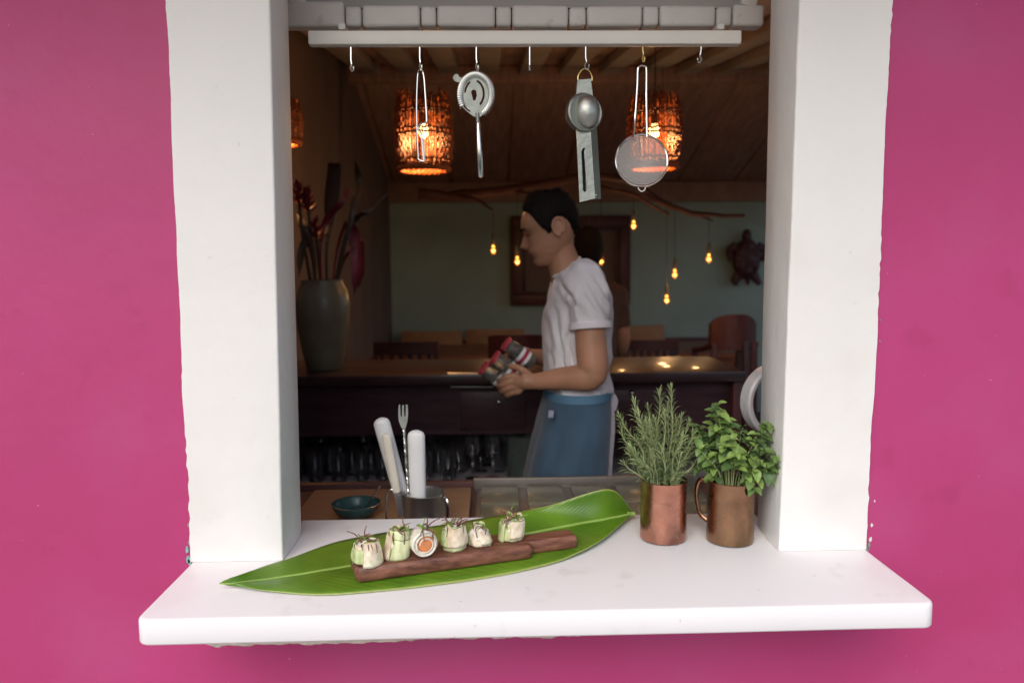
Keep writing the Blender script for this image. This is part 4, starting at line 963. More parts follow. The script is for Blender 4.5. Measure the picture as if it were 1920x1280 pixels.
# rosemary
ros = thing('rosemary_plant', 'bushy grey-green rosemary sprigs growing from the reddish copper mug', 'herb', b1+Vector((0, 0, h1_-.015)))
RST = mat('rosemary_stem', (.30, .33, .17), .7, var=.2, scale=40); RND = mat('rosemary_needle', (.17, .245, .10), .5, var=.35, scale=25, col2=(.29, .36, .16))
dR = b1.y+D0
tips = [(1165, 800, 0), (1190, 752, .0), (1183, 840, -.03), (1215, 765, .02), (1237, 733, 0), (1258, 726, -.01), (1252, 760, .03), (1228, 785, -.03), (1278, 780, 0), (1292, 790, .02), (1300, 812, -.02), (1205, 800, -.02), (1268, 790, .03), (1170, 868, -.01), (1310, 840, .01), (1246, 775, -.03), (1282, 815, -.035), (1195, 820, .03), (1220, 830, .04), (1265, 825, .045), (1240, 842, -.04), (1302, 868, -.02), (1206, 858, -.04), (1275, 856, -.045), (1178, 826, .02), (1232, 806, .035), (1290, 838, .035), (1212, 790, -.03)]+[(random.uniform(1155, 1312), random.uniform(775, 875), random.uniform(-.05, .05)) for _ in range(16)]
for i, (px, py, dd) in enumerate(tips):
    tip = P(px, py, dR+dd); an = random.uniform(0, 6.28); st = b1+Vector(((tip.x-b1.x)*.38+random.uniform(-.006, .006), (tip.y-b1.y)*.4+random.uniform(-.01, .01), h1_-.016)); L_ = tip-st
    md_ = st+L_*.5+Vector((-L_.x*.15+random.uniform(-.006, .006), random.uniform(-.006, .006), L_.z*.06))
    pts = smoothpath([st, st+L_*.2+Vector((-L_.x*.12, 0, .004)), md_, st+L_*.8+Vector((random.uniform(-.004, .004), 0, 0)), tip], 6)
    so_ = MB().tube(pts, [lerp(.0016, .0008, k/(len(pts)-1)) for k in range(len(pts))], 5).build('stem', RST, ros)
    mb = MB(); n = max(30, int(L_.length/.0021))
    for k in range(n):
        u = .06+.94*k/(n-1); f_ = u*(len(pts)-1); i0 = min(int(f_), len(pts)-2); q = pts[i0].lerp(pts[i0+1], f_-i0); tg = (pts[i0+1]-pts[i0]).normalized()
        an = k*2.399+random.uniform(-.4, .4); sd = tg.orthogonal().normalized(); sd.rotate(Matrix.Rotation(an, 3, tg))
        e = random.uniform(.25, .75)+.5*u**6; dv = (sd*(1-e*.55)+tg*e).normalized(); ln = random.uniform(.017, .029)*(1-.35*u**5)
        wv = dv.cross(tg).normalized()*.00105; bend = tg*ln*.10; m1 = q+dv*ln*.55+bend; e1 = q+dv*ln+bend*.3+Vector((0, 0, -.001)); nn = wv.cross(dv).normalized()*.0005
        mb.add([q-wv*.5, q+wv*.5, m1+wv, m1-wv, e1, m1+nn], [(0, 1, 2, 5), (0, 5, 3), (3, 5, 4), (5, 2, 4)])
    mb.build('needles', RND, so_, kind='stuff', ang=80)
# broad-leaved herb (oregano / mint like)
her = thing('broad_leaf_herb', 'leafy bright green herb growing from the aged brown copper mug', 'herb', b2+Vector((0, 0, h2_-.015)))
HST = mat('herb_stem', (.30, .36, .15), .6, var=.15); 
HL = [mat('herb_leaf_mid', (.12, .20, .055), .5, var=.25, scale=30), mat('herb_leaf_light', (.20, .31, .075), .5, var=.22, scale=30), mat('herb_leaf_dark', (.07, .13, .04), .5, var=.25, scale=30)]
dH = b2.y+D0
def herb_leaf(q, dv, L_, m):
    up = Vector((0, -.45, .9)); sd = dv.cross(up)
    sd = sd.normalized() if sd.length > .05 else Vector((1, 0, 0)); nr = sd.cross(dv).normalized(); rows = []
    for i in range(7):
        u = i/6; wv = L_*.30*(math.sin(math.pi*min(1, u**.8))**.85)+.0003; c = q+dv*L_*u+nr*(L_*.12*math.sin(u*math.pi)-L_*.16*u*u)
        rows.append([c+sd*wv*x+nr*(abs(x)*wv*.35+.0004*math.sin(u*20)*abs(x)) for x in (-1, -.5, 0, .5, 1)])
    MB().grid(rows, uv=True).build('leaf', m, her, ang=80)
stems = [((1345, 760), .0, 1), ((1338, 800), .03, 0), ((1372, 822), -.03, 1), ((1440, 800), -.01, 0), ((1468, 848), .0, 0), ((1425, 870), -.04, 1), ((1322, 825), .02, 2), ((1390, 808), .03, 2), ((1355, 835), -.035, 1), ((1310, 880), .0, 2), ((1450, 880), -.03, 2), ((1400, 856), .0, 0), ((1412, 915), -.045, 0), ((1478, 872), -.02, 0), ((1456, 822), .02, 1), ((1318, 858), .0, 1), ((1362, 790), .01, 1), ((1380, 850), -.04, 1), ((1432, 842), -.02, 2), ((1482, 850), .0, 0), ((1470, 884), -.03, 1), ((1340, 775), .02, 0), ((1312, 842), -.02, 0), ((1478, 820), .01, 2), ((1462, 865), -.045, 0), ((1492, 868), .0, 0), ((1305, 800), .02, 2), ((1420, 815), .0, 1)]
for si, ((px, py), dd, mi) in enumerate(stems):
    tip = P(px, py, dH+dd); st = b2+Vector(((tip.x-b2.x)*.25, (tip.y-b2.y)*.3, h2_-.016)); L_ = tip-st
    droop = Vector((0, 0, .02)) if si in (4, 10, 12) else Vector((0, 0, .006))
    pts = smoothpath([st, st+L_*.35+Vector((-L_.x*.12, 0, .004))+droop*.6, st+L_*.7+droop, tip], 6)
    MB().tube(pts, [lerp(.0015, .0008, k/(len(pts)-1)) for k in range(len(pts))], 6).build('stem', HST, her)
    n = max(3, int(L_.length/.017))
    for k in range(n+1):
        u = .38+.62*k/n; f_ = u*(len(pts)-1); i0 = min(int(f_), len(pts)-2); q = pts[i0].lerp(pts[i0+1], f_-i0); tg = (pts[i0+1]-pts[i0]).normalized()
        base_an = k*math.pi/2+si*.8
        sizes = random.uniform(.024, .035)*(1.0 if u < .9 else .72)
        for h_ in range(2 if k < n else 4):
            an = base_an+h_*(math.pi if k < n else math.pi/2)+random.uniform(-.3, .3); sd = tg.orthogonal().normalized(); sd.rotate(Matrix.Rotation(an, 3, tg))
            dv = (sd+tg*random.uniform(-.3, .9)+Vector((random.uniform(-.3, .3), random.uniform(-.3, .3), random.uniform(-.35, .3)))).normalized(); herb_leaf(q, dv, sizes*random.uniform(.5, 1.15), HL[mi if random.random() < .7 else random.randrange(3)])

# ================================================================ PEOPLE
SKIN = mat('skin_tan', (.43, .235, .14), .5, var=.12, scale=14, col2=(.45, .225, .14), sss=.12, bump=.05, bscale=200)
HAIR = mat('dark_hair', (.014, .009, .009), .75, spec=.2, var=.3, scale=60, bump=.6, bscale=220, stretch=(1, 1, 3))
SHIRT = mat('white_cotton', (.72, .70, .73), .85, var=.03, scale=12, bump=.10, bscale=180, sheen=.15)
APRON = mat('blue_apron_cloth', (.050, .098, .155), .85, var=.30, scale=5, bump=.12, bscale=200, sheen=.2)
TROUS = mat('dark_trousers', (.03, .03, .04), .85)
def fuse(mb, voxel, name, mats, parent, smooth=3, disp=None):
    """union of closed pieces into one continuous surface"""
    org = WL[parent.name]; me = mb.mesh(name, mats, org, False); tmp = bpy.data.objects.new('tmp', me); SC.collection.objects.link(tmp)
    m = tmp.modifiers.new('r', 'REMESH'); m.mode = 'VOXEL'; m.voxel_size = voxel; m.use_smooth_shade = True
    if smooth:
        sm = tmp.modifiers.new('s', 'SMOOTH'); sm.factor = .5; sm.iterations = smooth
    dg = bpy.context.evaluated_depsgraph_get(); dg.update()
    nm = bpy.data.meshes.new_from_object(tmp.evaluated_get(dg)); bpy.data.objects.remove(tmp); nm.name = name
    if not nm.materials:
        for x in (mats if isinstance(mats, list) else [mats]): nm.materials.append(x)
    if disp:
        nrm = [v.normal.copy() for v in nm.vertices]
        for v, n_ in zip(nm.vertices, nrm): v.co += n_*disp(v.co+org, n_)
    nm.polygons.foreach_set('use_smooth', [True]*len(nm.polygons))
    return link(name, nm, parent, org)
def ringxy(c, ax, ay, n=28, p=2.3):
    out = []
    for k in range(n):
        an = 2*math.pi*k/n; cx, sy = math.cos(an), math.sin(an)
        out.append(c+Vector((math.copysign(abs(cx)**(2/p), cx)*ax, math.copysign(abs(sy)**(2/p), sy)*ay, 0)))
    return out
def sloft(mb, tab, d, n=28, grow=0., p=2.3, shift=0.):
    """horizontal slices: (py, front px, back px, half width m)"""
    rings = []
    for py, xf, xb, hw in tab:
        a, b = P(xf, py, d), P(xb, py, d); c = (a+b)/2; c.y += shift; rings.append(ringxy(c, (b.x-a.x)/2+grow, hw+grow, n, p))
    return mb.loft(rings)

MDp = 2.5
man = thing('person', 'man in white t-shirt and blue apron walking sideways carrying jars', 'person', (P(1070, 640, MDp).x, yd(MDp), 0.005))
def M(px, py, dy=0): return P(px, py, MDp+dy)
PX = MDp/F*1.0
HC = M(1030, 432); TAU = R(14); Fv = Vector((-math.cos(TAU), 0, -math.sin(TAU))); Uv = Vector((-math.sin(TAU), 0, math.cos(TAU))); Sv = Vector((0, 1, 0))
FR = [(-63, 22), (-60, 35), (-56, 41.5), (-50, 43.5), (-45, 42), (-41, 42.5), (-38, 46.0), (-35, 44), (-32, 48.5), (-28, 47), (-20, 46), (-10, 46), (0, 46), (6, 47.5), (13, 51.2), (20, 50), (30, 47.5), (39, 43), (48, 33), (56, 17), (61, 0), (63, -18)]
BK = [(-63, 12), (-58, 2), (-50, -10), (-40, -22), (-30, -36), (-20, -44), (-10, -50), (0, -54), (15, -55), (35, -53), (50, -47), (60, -36), (63, -26)]
WDt = [(-63, 8), (-58, 19), (-50, 27), (-38, 34), (-25, 38.5), (-10, 41.5), (0, 43), (10, 45), (25, 45.5), (40, 41), (52, 33), (60, 19), (63, 5)]
NO = [(-27, 0), (-24, 6), (-20, 13.5), (-16, 15), (-12, 12.5), (-6, 8), (0, 4), (5, 1.2), (9, 0)]
def head_pt(h, ph, grow=0.):
    af, ab, wv = itp(FR, h), itp(BK, h), itp(WDt, h); ac = (af+ab)/2; c, s_ = math.cos(ph), math.sin(ph); p = 2.25
    a = ac+math.copysign(abs(c)**(2/p), c)*((af-ab)/2+grow); y = math.copysign(abs(s_)**(2/p), s_)*(wv+grow)
    if c > 0:
        sg = 4.2+3.6*max(0, min(1, (6-h)/24)); a += itp(NO, h)*math.exp(-(y/sg)**2)
        e = abs(y); a -= 5.0*math.exp(-((e-17)/8)**2-((h-2)/6)**2); a += 3.0*math.exp(-((e-17)/5.5)**2-((h-1)/4.2)**2)
        a += 1.5*math.exp(-((e-28)/9)**2-((h+13)/9)**2)
    return a, y
def H3(a, y, h): return HC+(Fv*a+Uv*h+Sv*y)*PX
body = MB(); rings = []
for i in range(70):
    h = -62.9+125.8*(.5-.5*math.cos(math.pi*i/69)); rings.append([H3(*head_pt(h, 2*math.pi*k/72), h) for k in range(72)])
body.loft(rings)
for sd in (-1, 1):   # ears
    ec = H3(-14, sd*44, 1.5); rot = Matrix((Fv, Sv, Uv)).transposed()
    body.ell(ec, (10*PX, 3.2*PX, 15*PX), rot, 14, 10)
    pts = [H3(-14+11*math.cos(t_)-1.5*math.sin(t_), sd*(47.5), 1.5+16*math.sin(t_)) for t_ in [R(a) for a in range(-70, 241, 20)]]
    body.tube(pts, 2.3*PX, 8); body.ell(H3(-10.5, sd*46, -13), (4*PX, 2.8*PX, 5*PX), rot, 10, 8)
body.tube([H3(-16, 0, -18), M(1047, 462), M(1056, 490), M(1068, 525), M(1075, 560)], [.046, .049, .052, .060, .07], 24)
TOR = [(498, 1062, 1104, .055), (508, 1052, 1112, .105), (518, 1045, 1120, .155), (532, 1037, 1128, .178), (555, 1031, 1135, .180), (585, 1026, 1139, .172), (620, 1023, 1140, .160), (660, 1023, 1138, .150), (700, 1026, 1137, .150), (740, 1028, 1138, .160), (790, 1030, 1140, .165), (835, 1034, 1138, .160)]
sloft(body, [(a_, b_+9, c_-9, d_-.016) for a_, b_, c_, d_ in TOR], MDp)
# legs, one a step ahead
for sd, kx, fx in ((-1, .02, .02), (1, -.06, -.14)):
    hip = Vector((P(1086, 800, MDp).x, man.location.y+sd*.085, .88)); knee = hip+Vector((kx-.02, 0, -.41)); ank = Vector((hip.x+fx+.03, hip.y, .09))
    body.tube([hip, hip.lerp(knee, .4), knee, knee.lerp(ank, .35)+Vector((.012, 0, 0)), ank, ank-Vector((0, 0, .03))], [.060, .060, .046, .046, .036, .038], 18)
    body.ell(ank+Vector((-.07, 0, -.052)), (.125, .045, .036), None, 16, 10)
# arms
def arm(sh_, el, wr, rs): 
    pts = smoothpath([sh_, sh_.lerp(el, .35), sh_.lerp(el, .75), el, el.lerp(wr, .25)+Vector((0, 0, -.004)), el.lerp(wr, .6), wr], 4); n = len(pts)
    tab = [(0, rs[0]), (.18, rs[1]), (.38, rs[2]), (.5, rs[3]), (.62, rs[4]), (.8, rs[5]), (1, rs[6])]
    body.tube(pts, [itp(tab, i/(n-1)) for i in range(n)], 20)
RS = (.044, .047, .049, .043, .043, .036, .027)
shN, elN, wrN = M(1102, 545, -.165), M(1112, 702, -.20), M(1008, 715, -.135)
arm(shN, elN, wrN, RS)
shF, elF, wrF = M(1085, 545, .165), M(1092, 690, .21), M(1008, 668, .10)
arm(shF, elF, wrF, RS)
def hand(wr, palm, kn, tips, thumb, wd, rp=.020):
    body.tube([wr, wr.lerp(palm, .5), palm, kn], [.026, .026, rp+.008, rp], 16, flat=1.0)
    for off, (m1, m2, tp) in tips:
        b = kn+off
        body.tube(smoothpath([palm.lerp(b, .4), b, m1, m2, tp], 4), [.0115]*6+[.0098]*6+[.0085]*5, 10)
        body.ell(tp, (.0085, .0085, .0085), None, 10, 8)
    body.tube(smoothpath(thumb, 4), [lerp(.0135, .009, i/(4*(len(thumb)-1))) for i in range(4*(len(thumb)-1)+1)], 10); body.ell(thumb[-1], (.009, .009, .009), None, 10, 8)
# near hand: palm turned in, fingers curl below and round the jars
palmN, knN = M(985, 714, -.125), M(968, 716, -.118)
tp = []
for i, (ox, oy, od) in enumerate(((-3, -12, .0), (-2, -1, -.004), (0, 9, -.006), (4, 17, -.004))):
    b_off = M(968+ox, 716+oy, -.118+od)-knN
    ln = (1., 1.05, .98, .8)[i]
    q = (968+ox, 716+oy)
    tp.append((b_off, (M(q[0]-15*ln, q[1]+3, -.115), M(q[0]-26*ln, q[1]+8, -.095), M(q[0]-30*ln, q[1]+10, -.065))))
hand(wrN, palmN, knN, tp, [M(992, 704, -.125), M(980, 694, -.135), M(968, 688, -.125), M(957, 686, -.112)], .04)
palmF, knF = M(988, 668, .06), M(972, 668, .045)
tp = []
for i, (ox, oy) in enumerate(((0, -11), (-1, -3), (0, 5), (2, 13))):
    q = (972+ox, 668+oy); tp.append((M(q[0], q[1], .045)-knF, (M(q[0]-14, q[1]+4, .035), M(q[0]-22, q[1]+9, .015), M(q[0]-24, q[1]+12, -.012))))
hand(wrF, palmF, knF, tp, [M(992, 660, .06), M(982, 656, .03), M(972, 660, .0), M(965, 664, -.02)], .04)
bodyo = fuse(body, .0034, 'body', SKIN, man, 2)

# hair
random.seed(4)
H0 = [(0, 45), (22, 44), (40, 40), (56, 30), (66, 18), (74, 2), (82, -9), (88, -5), (94, 13), (112, 17), (124, 6), (135, -10), (155, -22), (180, -26)]
def thick(ph, t):
    c = max(0, math.cos(ph)); back = max(0, -math.cos(ph))
    base_ = 2.2+4.5*t
    return base_+c**1.5*13*math.exp(-((t-.5)/.32)**2)+1.5*back*t
rows = []; NP, NT = 120, 30
for j in range(NT+1):
    t = j/NT; row = []
    for k in range(NP):
        ph = 2*math.pi*k/NP; dg_ = math.degrees(min(ph, 2*math.pi-ph)); h0 = itp(H0, dg_)+2.2*nz((math.cos(ph)*3, math.sin(ph)*3, 0), 2.5)+1.6*nz((math.cos(ph)*9, math.sin(ph)*9, 0), 2.5)
        h = h0+(62.6-h0)*math.sin(t*math.pi/2); a, y = head_pt(h, ph)
        ctr = Vector((-6, 0, 8)); v = Vector((a, y, h))-ctr; th = thick(ph, t)*(0 if j == 0 else min(1, t*5+.25))-(2.0 if j == 0 else 0)
        th += 1.1*nz((a*.10, y*.10, h*.10), 1.6, 2)*min(1, t*4)+.8*nz((a*.3, y*.3, h*.12), 1.5, 5)*min(1, t*4)
        q = ctr+v*(1+th/v.length); row.append(H3(q.x, q.y, q.z))
    rows.append(row)
mb = MB(); mb.grid(rows, closed=True); n0 = len(mb.v)-NP; mb.f.append(tuple(n0+k for k in range(NP))); mb.m.append(0)
# strands lying along the surface break up the outline
def surf(j, k): return rows[j][k % NP]
for _ in range(9000):
    j = random.choice((random.randrange(2, NT-1), random.randrange(1, 5))); k = random.randrange(NP); q = surf(j, k); n_ = (q-HC).normalized(); fwd = (surf(j, k+1)-q).normalized()
    dn = (surf(j-1, k)-q).normalized(); dv = (dn*random.uniform(-.2, 1)+fwd*random.uniform(-.7, .7)+n_*random.uniform(.2, .8)+Fv*.5*(1 if j > NT*.5 else 0)).normalized(); L_ = random.uniform(.008, .021)*(.4+.6*j/NT)
    w_ = dv.cross(n_).normalized()*.0006; mb.add([q-w_, q+w_, q+dv*L_], [(0, 1, 2)])
mb.build('hair', HAIR, man, ang=70)
for sd in (-1, 1):
    pts = []
    for i in range(8):
        u = i/7; yy = sd*(7+20*u); h = 12.0+2.2*math.sin(u*2.6)-1.5*u*u; a_, y_ = None, None
        # find surface a at this (h,y)
        best = min(((abs(head_pt(h, ph_)[1]-yy), head_pt(h, ph_)[0]) for ph_ in [R(x*.5)*sd for x in range(0, 170)]), key=lambda z: z[0]); pts.append(H3(best[1]+.5, yy, h))
    MB().tube(pts, [1.0*PX, 1.9*PX, 2.1*PX, 2.1*PX, 1.9*PX, 1.6*PX, 1.2*PX, .5*PX], 7).build('eyebrow', HAIR, man)
    pts = []
    for i in range(7):
        u = i/6; yy = sd*(10+14*u); h = .2-1.2*math.sin(u*math.pi)
        best = min(((abs(head_pt(h, ph_)[1]-yy), head_pt(h, ph_)[0]) for ph_ in [R(x*.5)*sd for x in range(0, 170)]), key=lambda z: z[0]); pts.append(H3(best[1]+.35, yy, h))
    MB().tube(pts, [.4*PX, .9*PX, 1.1*PX, 1.1*PX, 1.1*PX, 1.0*PX, .5*PX], 6).build('eyelashes', HAIR, man)
for h, dh, nm_ in ((-32.5, 2.0, 'upper_lip'), (-38.0, 2.2, 'lower_lip')):
    pts = []; 
    for i in range(13):
        yy = (i/12*2-1)*14; best = min(((abs(head_pt(h, ph_)[1]-yy), head_pt(h, ph_)[0]) for ph_ in [R(x*.5) for x in range(-120, 121)]), key=lambda z: z[0])
        pts.append(H3(best[1]-.9-.004*yy*yy, yy, h+(.010*yy*yy if h < -35 else -.008*yy*yy)))
    MB().tube(pts, [max(.3, dh*(1-(abs(i/12*2-1))**2.5))*PX for i in range(13)], 8).build(nm_, mat('lip_skin', (.30, .11, .085), .45, var=.1), man)

# t-shirt
sh_ = MB()
SHT = [(491, 1074, 1096, .040), (499, 1061, 1107, .078), (508, 1050, 1115, .118), (518, 1042, 1124, .162), (532, 1033, 1132, .186), (555, 1027, 1139, .190), (585, 1022, 1143, .183), (620, 1019, 1144, .174), (660, 1018, 1143, .166), (695, 1019, 1142, .166), (722, 1022, 1144, .172), (733, 1024, 1143, .170)]
sloft(sh_, SHT, MDp, 36)
for S_, E_, sd in ((shN, elN, -1), (shF, elF, 1)):
    ax = (E_-S_).normalized(); top = S_-ax*.035+Vector((0, -sd*.02, 0))
    e_ = S_+ax*.118; sh_.tube([top+Vector((0, -sd*.03, .012)), top, S_+ax*.02, S_+ax*.07, e_-ax*.008, e_], [.05, .066, .069, .066, .064, .062], 28)
CRE = [[M(*a_), M(*b_)] for a_, b_ in (((1088, 528), (1128, 592)), ((1076, 548), (1118, 604)), ((1100, 520), (1134, 570)), ((1036, 580), (1050, 695)), ((1050, 610), (1068, 690)), ((1028, 640), (1036, 712)), ((1064, 600), (1046, 660)), ((1062, 540), (1052, 600)), ((1122, 640), (1140, 700)), ((1045, 530), (1066, 570)), ((1128, 610), (1136, 690)), ((1070, 690), (1120, 722)), ((1030, 712), (1075, 700)))]
def crease(co):
    d_ = 0.
    for a_, b_ in CRE:
        ax_, az_, bx_, bz_ = a_.x, a_.z, b_.x, b_.z; L2 = (bx_-ax_)**2+(bz_-az_)**2; u_ = ((co.x-ax_)*(bx_-ax_)+(co.z-az_)*(bz_-az_))/L2
        if u_ < -.15 or u_ > 1.15: continue
        sd_ = ((co.x-ax_)*(bz_-az_)-(co.z-az_)*(bx_-ax_))/math.sqrt(L2)+.004*nz((co.x, 0, co.z), 25); e_ = max(0, math.sin(math.pi*(u_+.15)/1.3))
        d_ += e_*(-.0075*math.exp(-(sd_/.006)**2)+.0045*math.exp(-((sd_-.013)/.008)**2)+.0045*math.exp(-((sd_+.013)/.008)**2))
    return d_
def fold(co, n_):
    q = co-Vector(man.location)
    a = nz((q.x*9+q.z*5, q.y*5, q.z*3-q.x*4), 1.0, 3)*.024
    b = -abs(nz((q.x*20+q.z*8, q.y*9, q.z*4-q.x*5), 1.0, 8))*.040
    return max(-.008, min(.015, .003+a*.6+b*.5+crease(co)))
shirto = fuse(sh_, .0048, 'tshirt', SHIRT, man, 3, fold)
for S_, E_ in ((shN, elN), (shF, elF)):
    ax = (E_-S_).normalized(); e_ = S_+ax*.113; MB().tube([e_-ax*.016, e_-ax*.013, e_+ax*.004, e_+ax*.006], [.0635, .0655, .0655, .061], 32).build('sleeve_hem', SHIRT, shirto)
cr = []
for k in range(40):
    an = 2*math.pi*k/40; f_, b_ = M(1037, 523), M(1086, 489); c = (f_+b_)/2; cr.append(c+(b_-f_)/2*math.cos(an)*1.02+Vector((0, math.sin(an)*.066, .004*math.cos(2*an)+.004)))
MB().tube(cr, .0065, 8, closed=True).build('collar', SHIRT, shirto)
# apron wrapped round the hips
AP = [(727, 1023, 1139, .176), (745, 1019, 1141, .178), (770, 1013, 1142, .182), (800, 1006, 1142, .186), (830, 998, 1141, .190), (860, 991, 1140, .194), (905, 982, 1138, .20), (980, 965, 1136, .21), (1060, 955, 1132, .215)]
rings = []
for i in range(33):
    py = lerp(727, 1060, i/32); f_ = [itp([(r_[0], r_[c]) for r_ in AP], py) for c in (1, 2, 3)]; a, b = P(f_[0], py, MDp), P(f_[1], py, MDp); c = (a+b)/2; row = []
    for k in range(72):
        an = 2*math.pi*k/72; cx, sy = math.cos(an), math.sin(an); w_ = 1+.05*(i/32)*math.sin(an*7+1.2*math.sin(i*.12))+.05*nz((cx*2+i*.03, sy*2, i*.05), 1.5)*min(1, i/5)-.05*abs(nz((cx*4+i*.05, sy*4, i*.06), 1.3, 4))*min(1, i/5)
        row.append(c+Vector((math.copysign(abs(cx)**.85, cx)*(b.x-a.x)/2*w_, math.copysign(abs(sy)**.85, sy)*f_[2]*w_, 0)))
    rings.append(row)
ap = MB().grid(rings, closed=True).build('apron', APRON, man, ang=80)
md = ap.modifiers.new('thickness', 'SOLIDIFY'); md.thickness = .002; md.offset = 1
wb = [];
for dz, g in ((.0, .004), (-.018, .005)):
    pass
a, b = P(1022, 731, MDp), P(1140, 731, MDp); c = (a+b)/2
MB().lathe([(1, -.016), (1.02, -.014), (1.025, .010), (1.01, .013)], (0, 0, 0), 64).v
mb = MB(); rr = []
for dz, g in ((-.018, .002), (-.016, .006), (.008, .006), (.011, .002)):
    rr.append([q+Vector((0, 0, dz)) for q in ringxy(c, (b.x-a.x)/2+g, .177+g, 64, 2.3)])
mb.grid(rr, closed=True).build('waistband', mat('light_blue_band', (.10, .22, .34), .8, var=.08, scale=10), ap)
TIE = mat('pale_tie', (.55, .53, .58), .85, var=.06)
for pp, wd in (([(1138, 731), (1147, 742), (1152, 752), (1148, 768)], .012), ([(1140, 733), (1146, 770), (1147, 810), (1143, 860), (1141, 905)], .010)):
    pts = smoothpath([M(x_, y_, -.05) for x_, y_ in pp], 6); MB().tube(pts, wd, 8, flat=.3, side=(1, 0, 0)).build('tie', TIE, ap)
pk = P(1033, 776, MDp-.178); MB().box(pk, (.016, .004, .022), Matrix.Rotation(.1, 3, 'Y'), bev=.001).build('pocket_note', mat('note_paper', (.30, .33, .42), .8), ap)
tl = MB()
for sd, kx, fx in ((-1, .02, .02), (1, -.06, -.14)):
    hip = Vector((P(1086, 800, MDp).x, man.location.y+sd*.085, .92)); knee = hip+Vector((kx-.02, 0, -.45)); ank = Vector((hip.x+fx+.03, hip.y, .10))
    tl.tube([hip+Vector((0, 0, .09)), hip, hip.lerp(knee, .4), knee, ank], [.070, .078, .076, .062, .056], 20)
tl.build('trousers', TROUS, man)
for sd, fx in ((-1, .02), (1, -.14)):
    hx = P(1086, 800, MDp).x+fx+.03-.07; MB().ell((hx, man.location.y+sd*.085, .047), (.14, .052, .045), None, 18, 12).build('shoe', TROUS, man)

# jars in his hands
CLR = mat('jar_glass', (.85, .88, .85), .06, var=0, rvar=0, trans=.92, ior=1.3); LID = mat('red_lid', (.50, .06, .09), .4, var=.1); LBL = mat('white_label', (.78, .78, .78), .5, var=.03); LBR = mat('red_label_band', (.42, .02, .06), .5, var=.1)
for px, py, dd, lb in ((905, 688, -.045, 'red-lidded glass jar held lowest, nearest the man\'s fingertips'), (926, 669, -.085, 'red-lidded glass jar held between two other jars'), (947, 643, -.03, 'red-lidded glass jar held uppermost, against the curved chair back')):
    top = M(px, py, dd); ax = (M(px+46, py+34, dd+.012)-top).normalized(); r = .0265; jl = .115
    t = thing('jar', lb, 'jar', top+ax*jl, 'glass jars carried by the man')
    MB().lathe([(r*.9, .004), (r*.86, .014), (r, .024), (r, jl-.01), (r*.9, jl), (r*.5, jl+.001), (0, jl-.001), (0, jl-.006), (r*.8, jl-.007), (r*.91, jl-.014), (r*.91, .026), (r*.78, .016), (r*.82, .004)], top, 24, axis=ax).build('glass_body', CLR, t)
    MB().lathe([(0, -.001), (r*.9, -.001), (r*.97, .001), (r*.97, .008), (r*.9, .009)], top, 24, axis=ax).build('lid', LID, t)
    MB().lathe([(r*1.01, .056), (r*1.012, .057), (r*1.012, .090), (r*1.01, .091)], top, 24, axis=ax).build('label', LBL, t)
    MB().lathe([(r*1.02, .068), (r*1.022, .069), (r*1.022, .079), (r*1.02, .080)], top, 24, axis=ax).build('label_band', LBR, t)

# second person behind
P2 = 4.35; p2 = thing('person', 'dark-haired person in brown standing behind the man, mostly hidden', 'person', (P(1104, 640, P2).x, yd(P2), .005))
def Q(px, py, dy=0): return P(px, py, P2+dy)
b2_ = MB(); hc2 = Q(1102, 470); b2_.ell(hc2, (.080, .095, .115), None, 28, 20); b2_.ell(hc2+Vector((-.01, .09, -.02)), (.012, .02, .02)); b2_.tube([hc2-Vector((0, 0, .06)), hc2-Vector((0, 0, .16)), hc2-Vector((0, 0, .24))], [.05, .05, .06], 18)
z0 = hc2.z
def ring2(z, ax, ay): return ringxy(Vector((hc2.x, hc2.y, z)), ax, ay)
b2_.loft([ring2(z0-.17, .06, .05), ring2(z0-.21, .13, .08), ring2(z0-.26, .165, .095), ring2(z0-.4, .165, .11), ring2(z0-.6, .145, .10), ring2(z0-.75, .16, .11), ring2(.8, .15, .10)])
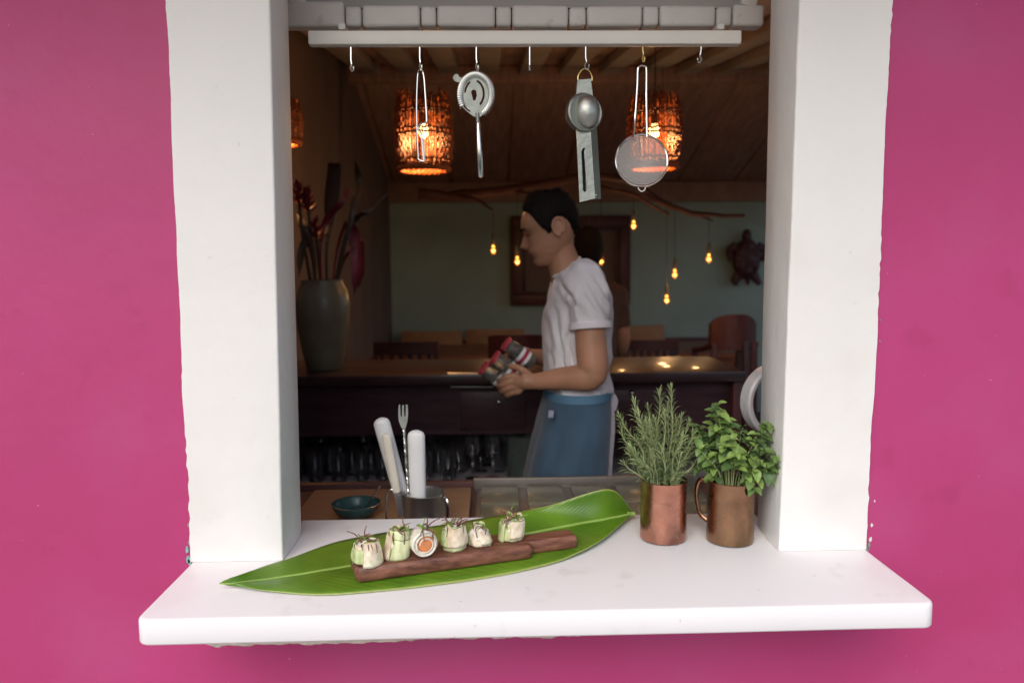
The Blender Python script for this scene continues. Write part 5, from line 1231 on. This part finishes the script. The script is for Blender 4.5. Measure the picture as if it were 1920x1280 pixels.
for sd in (-1, 1):
    S_ = Vector((hc2.x+sd*.165, hc2.y, z0-.24)); E_ = S_+Vector((sd*.045, .03, -.29)); W_ = E_+Vector((-sd*.03, .2, -.12))
    b2_.tube(smoothpath([S_, E_, W_], 6), [lerp(.05, .03, i/12) for i in range(13)], 14)
    b2_.tube([W_, W_+Vector((0, .05, -.02)), W_+Vector((0, .09, -.03))], [.028, .032, .022], 12)
    for i in range(4): f0 = W_+Vector((-.024+.016*i, .09, -.03)); b2_.tube([f0, f0+Vector((0, .035, -.01)), f0+Vector((0, .055, -.035))], [.009, .0085, .0075], 8)
    b2_.tube([W_+Vector((-sd*.02, .03, -.01)), W_+Vector((-sd*.05, .07, -.005)), W_+Vector((-sd*.05, .095, -.01))], [.011, .01, .008], 8)
    hp2 = Vector((hc2.x+sd*.085, hc2.y, .86)); b2_.tube([hp2, hp2-Vector((0, -.01, .4)), Vector((hp2.x, hp2.y, .06))], [.088, .058, .038], 14); b2_.ell((hp2.x, hp2.y+.06, .045), (.045, .125, .04))
    b2_.ell(hc2+Vector((sd*.083, .01, -.01)), (.012, .02, .03))
fuse(b2_, .007, 'body', SKIN, p2, 2)
MB().ell(hc2+Vector((0, -.012, .018)), (.094, .108, .120), None, 30, 22, f=lambda q: 1+.035*nz(q, 4)).build('hair', HAIR, p2)
sb = MB(); sb.loft([ring2(z0-.165, .068, .06), ring2(z0-.205, .14, .09), ring2(z0-.255, .178, .105), ring2(z0-.4, .178, .12), ring2(z0-.6, .165, .112), ring2(z0-.8, .178, .122)])
for sd in (-1, 1):
    S_ = Vector((hc2.x+sd*.165, hc2.y, z0-.235)); sb.tube([S_+Vector((-sd*.03, 0, .01)), S_, S_+Vector((sd*.035, .02, -.2))], [.05, .062, .058], 16)
fuse(sb, .008, 'shirt', mat('brown_cotton', (.10, .055, .038), .85, var=.12, scale=10), p2, 3, lambda co, n_: nz(co, 14)*.004)
tl = MB()
for sd in (-1, 1):
    hp2 = Vector((hc2.x+sd*.085, hc2.y, .98)); tl.tube([hp2, hp2-Vector((0, 0, .12)), hp2-Vector((0, -.01, .5)), Vector((hp2.x, hp2.y, .08))], [.09, .096, .07, .06], 16)
tl.build('trousers', TROUS, p2)
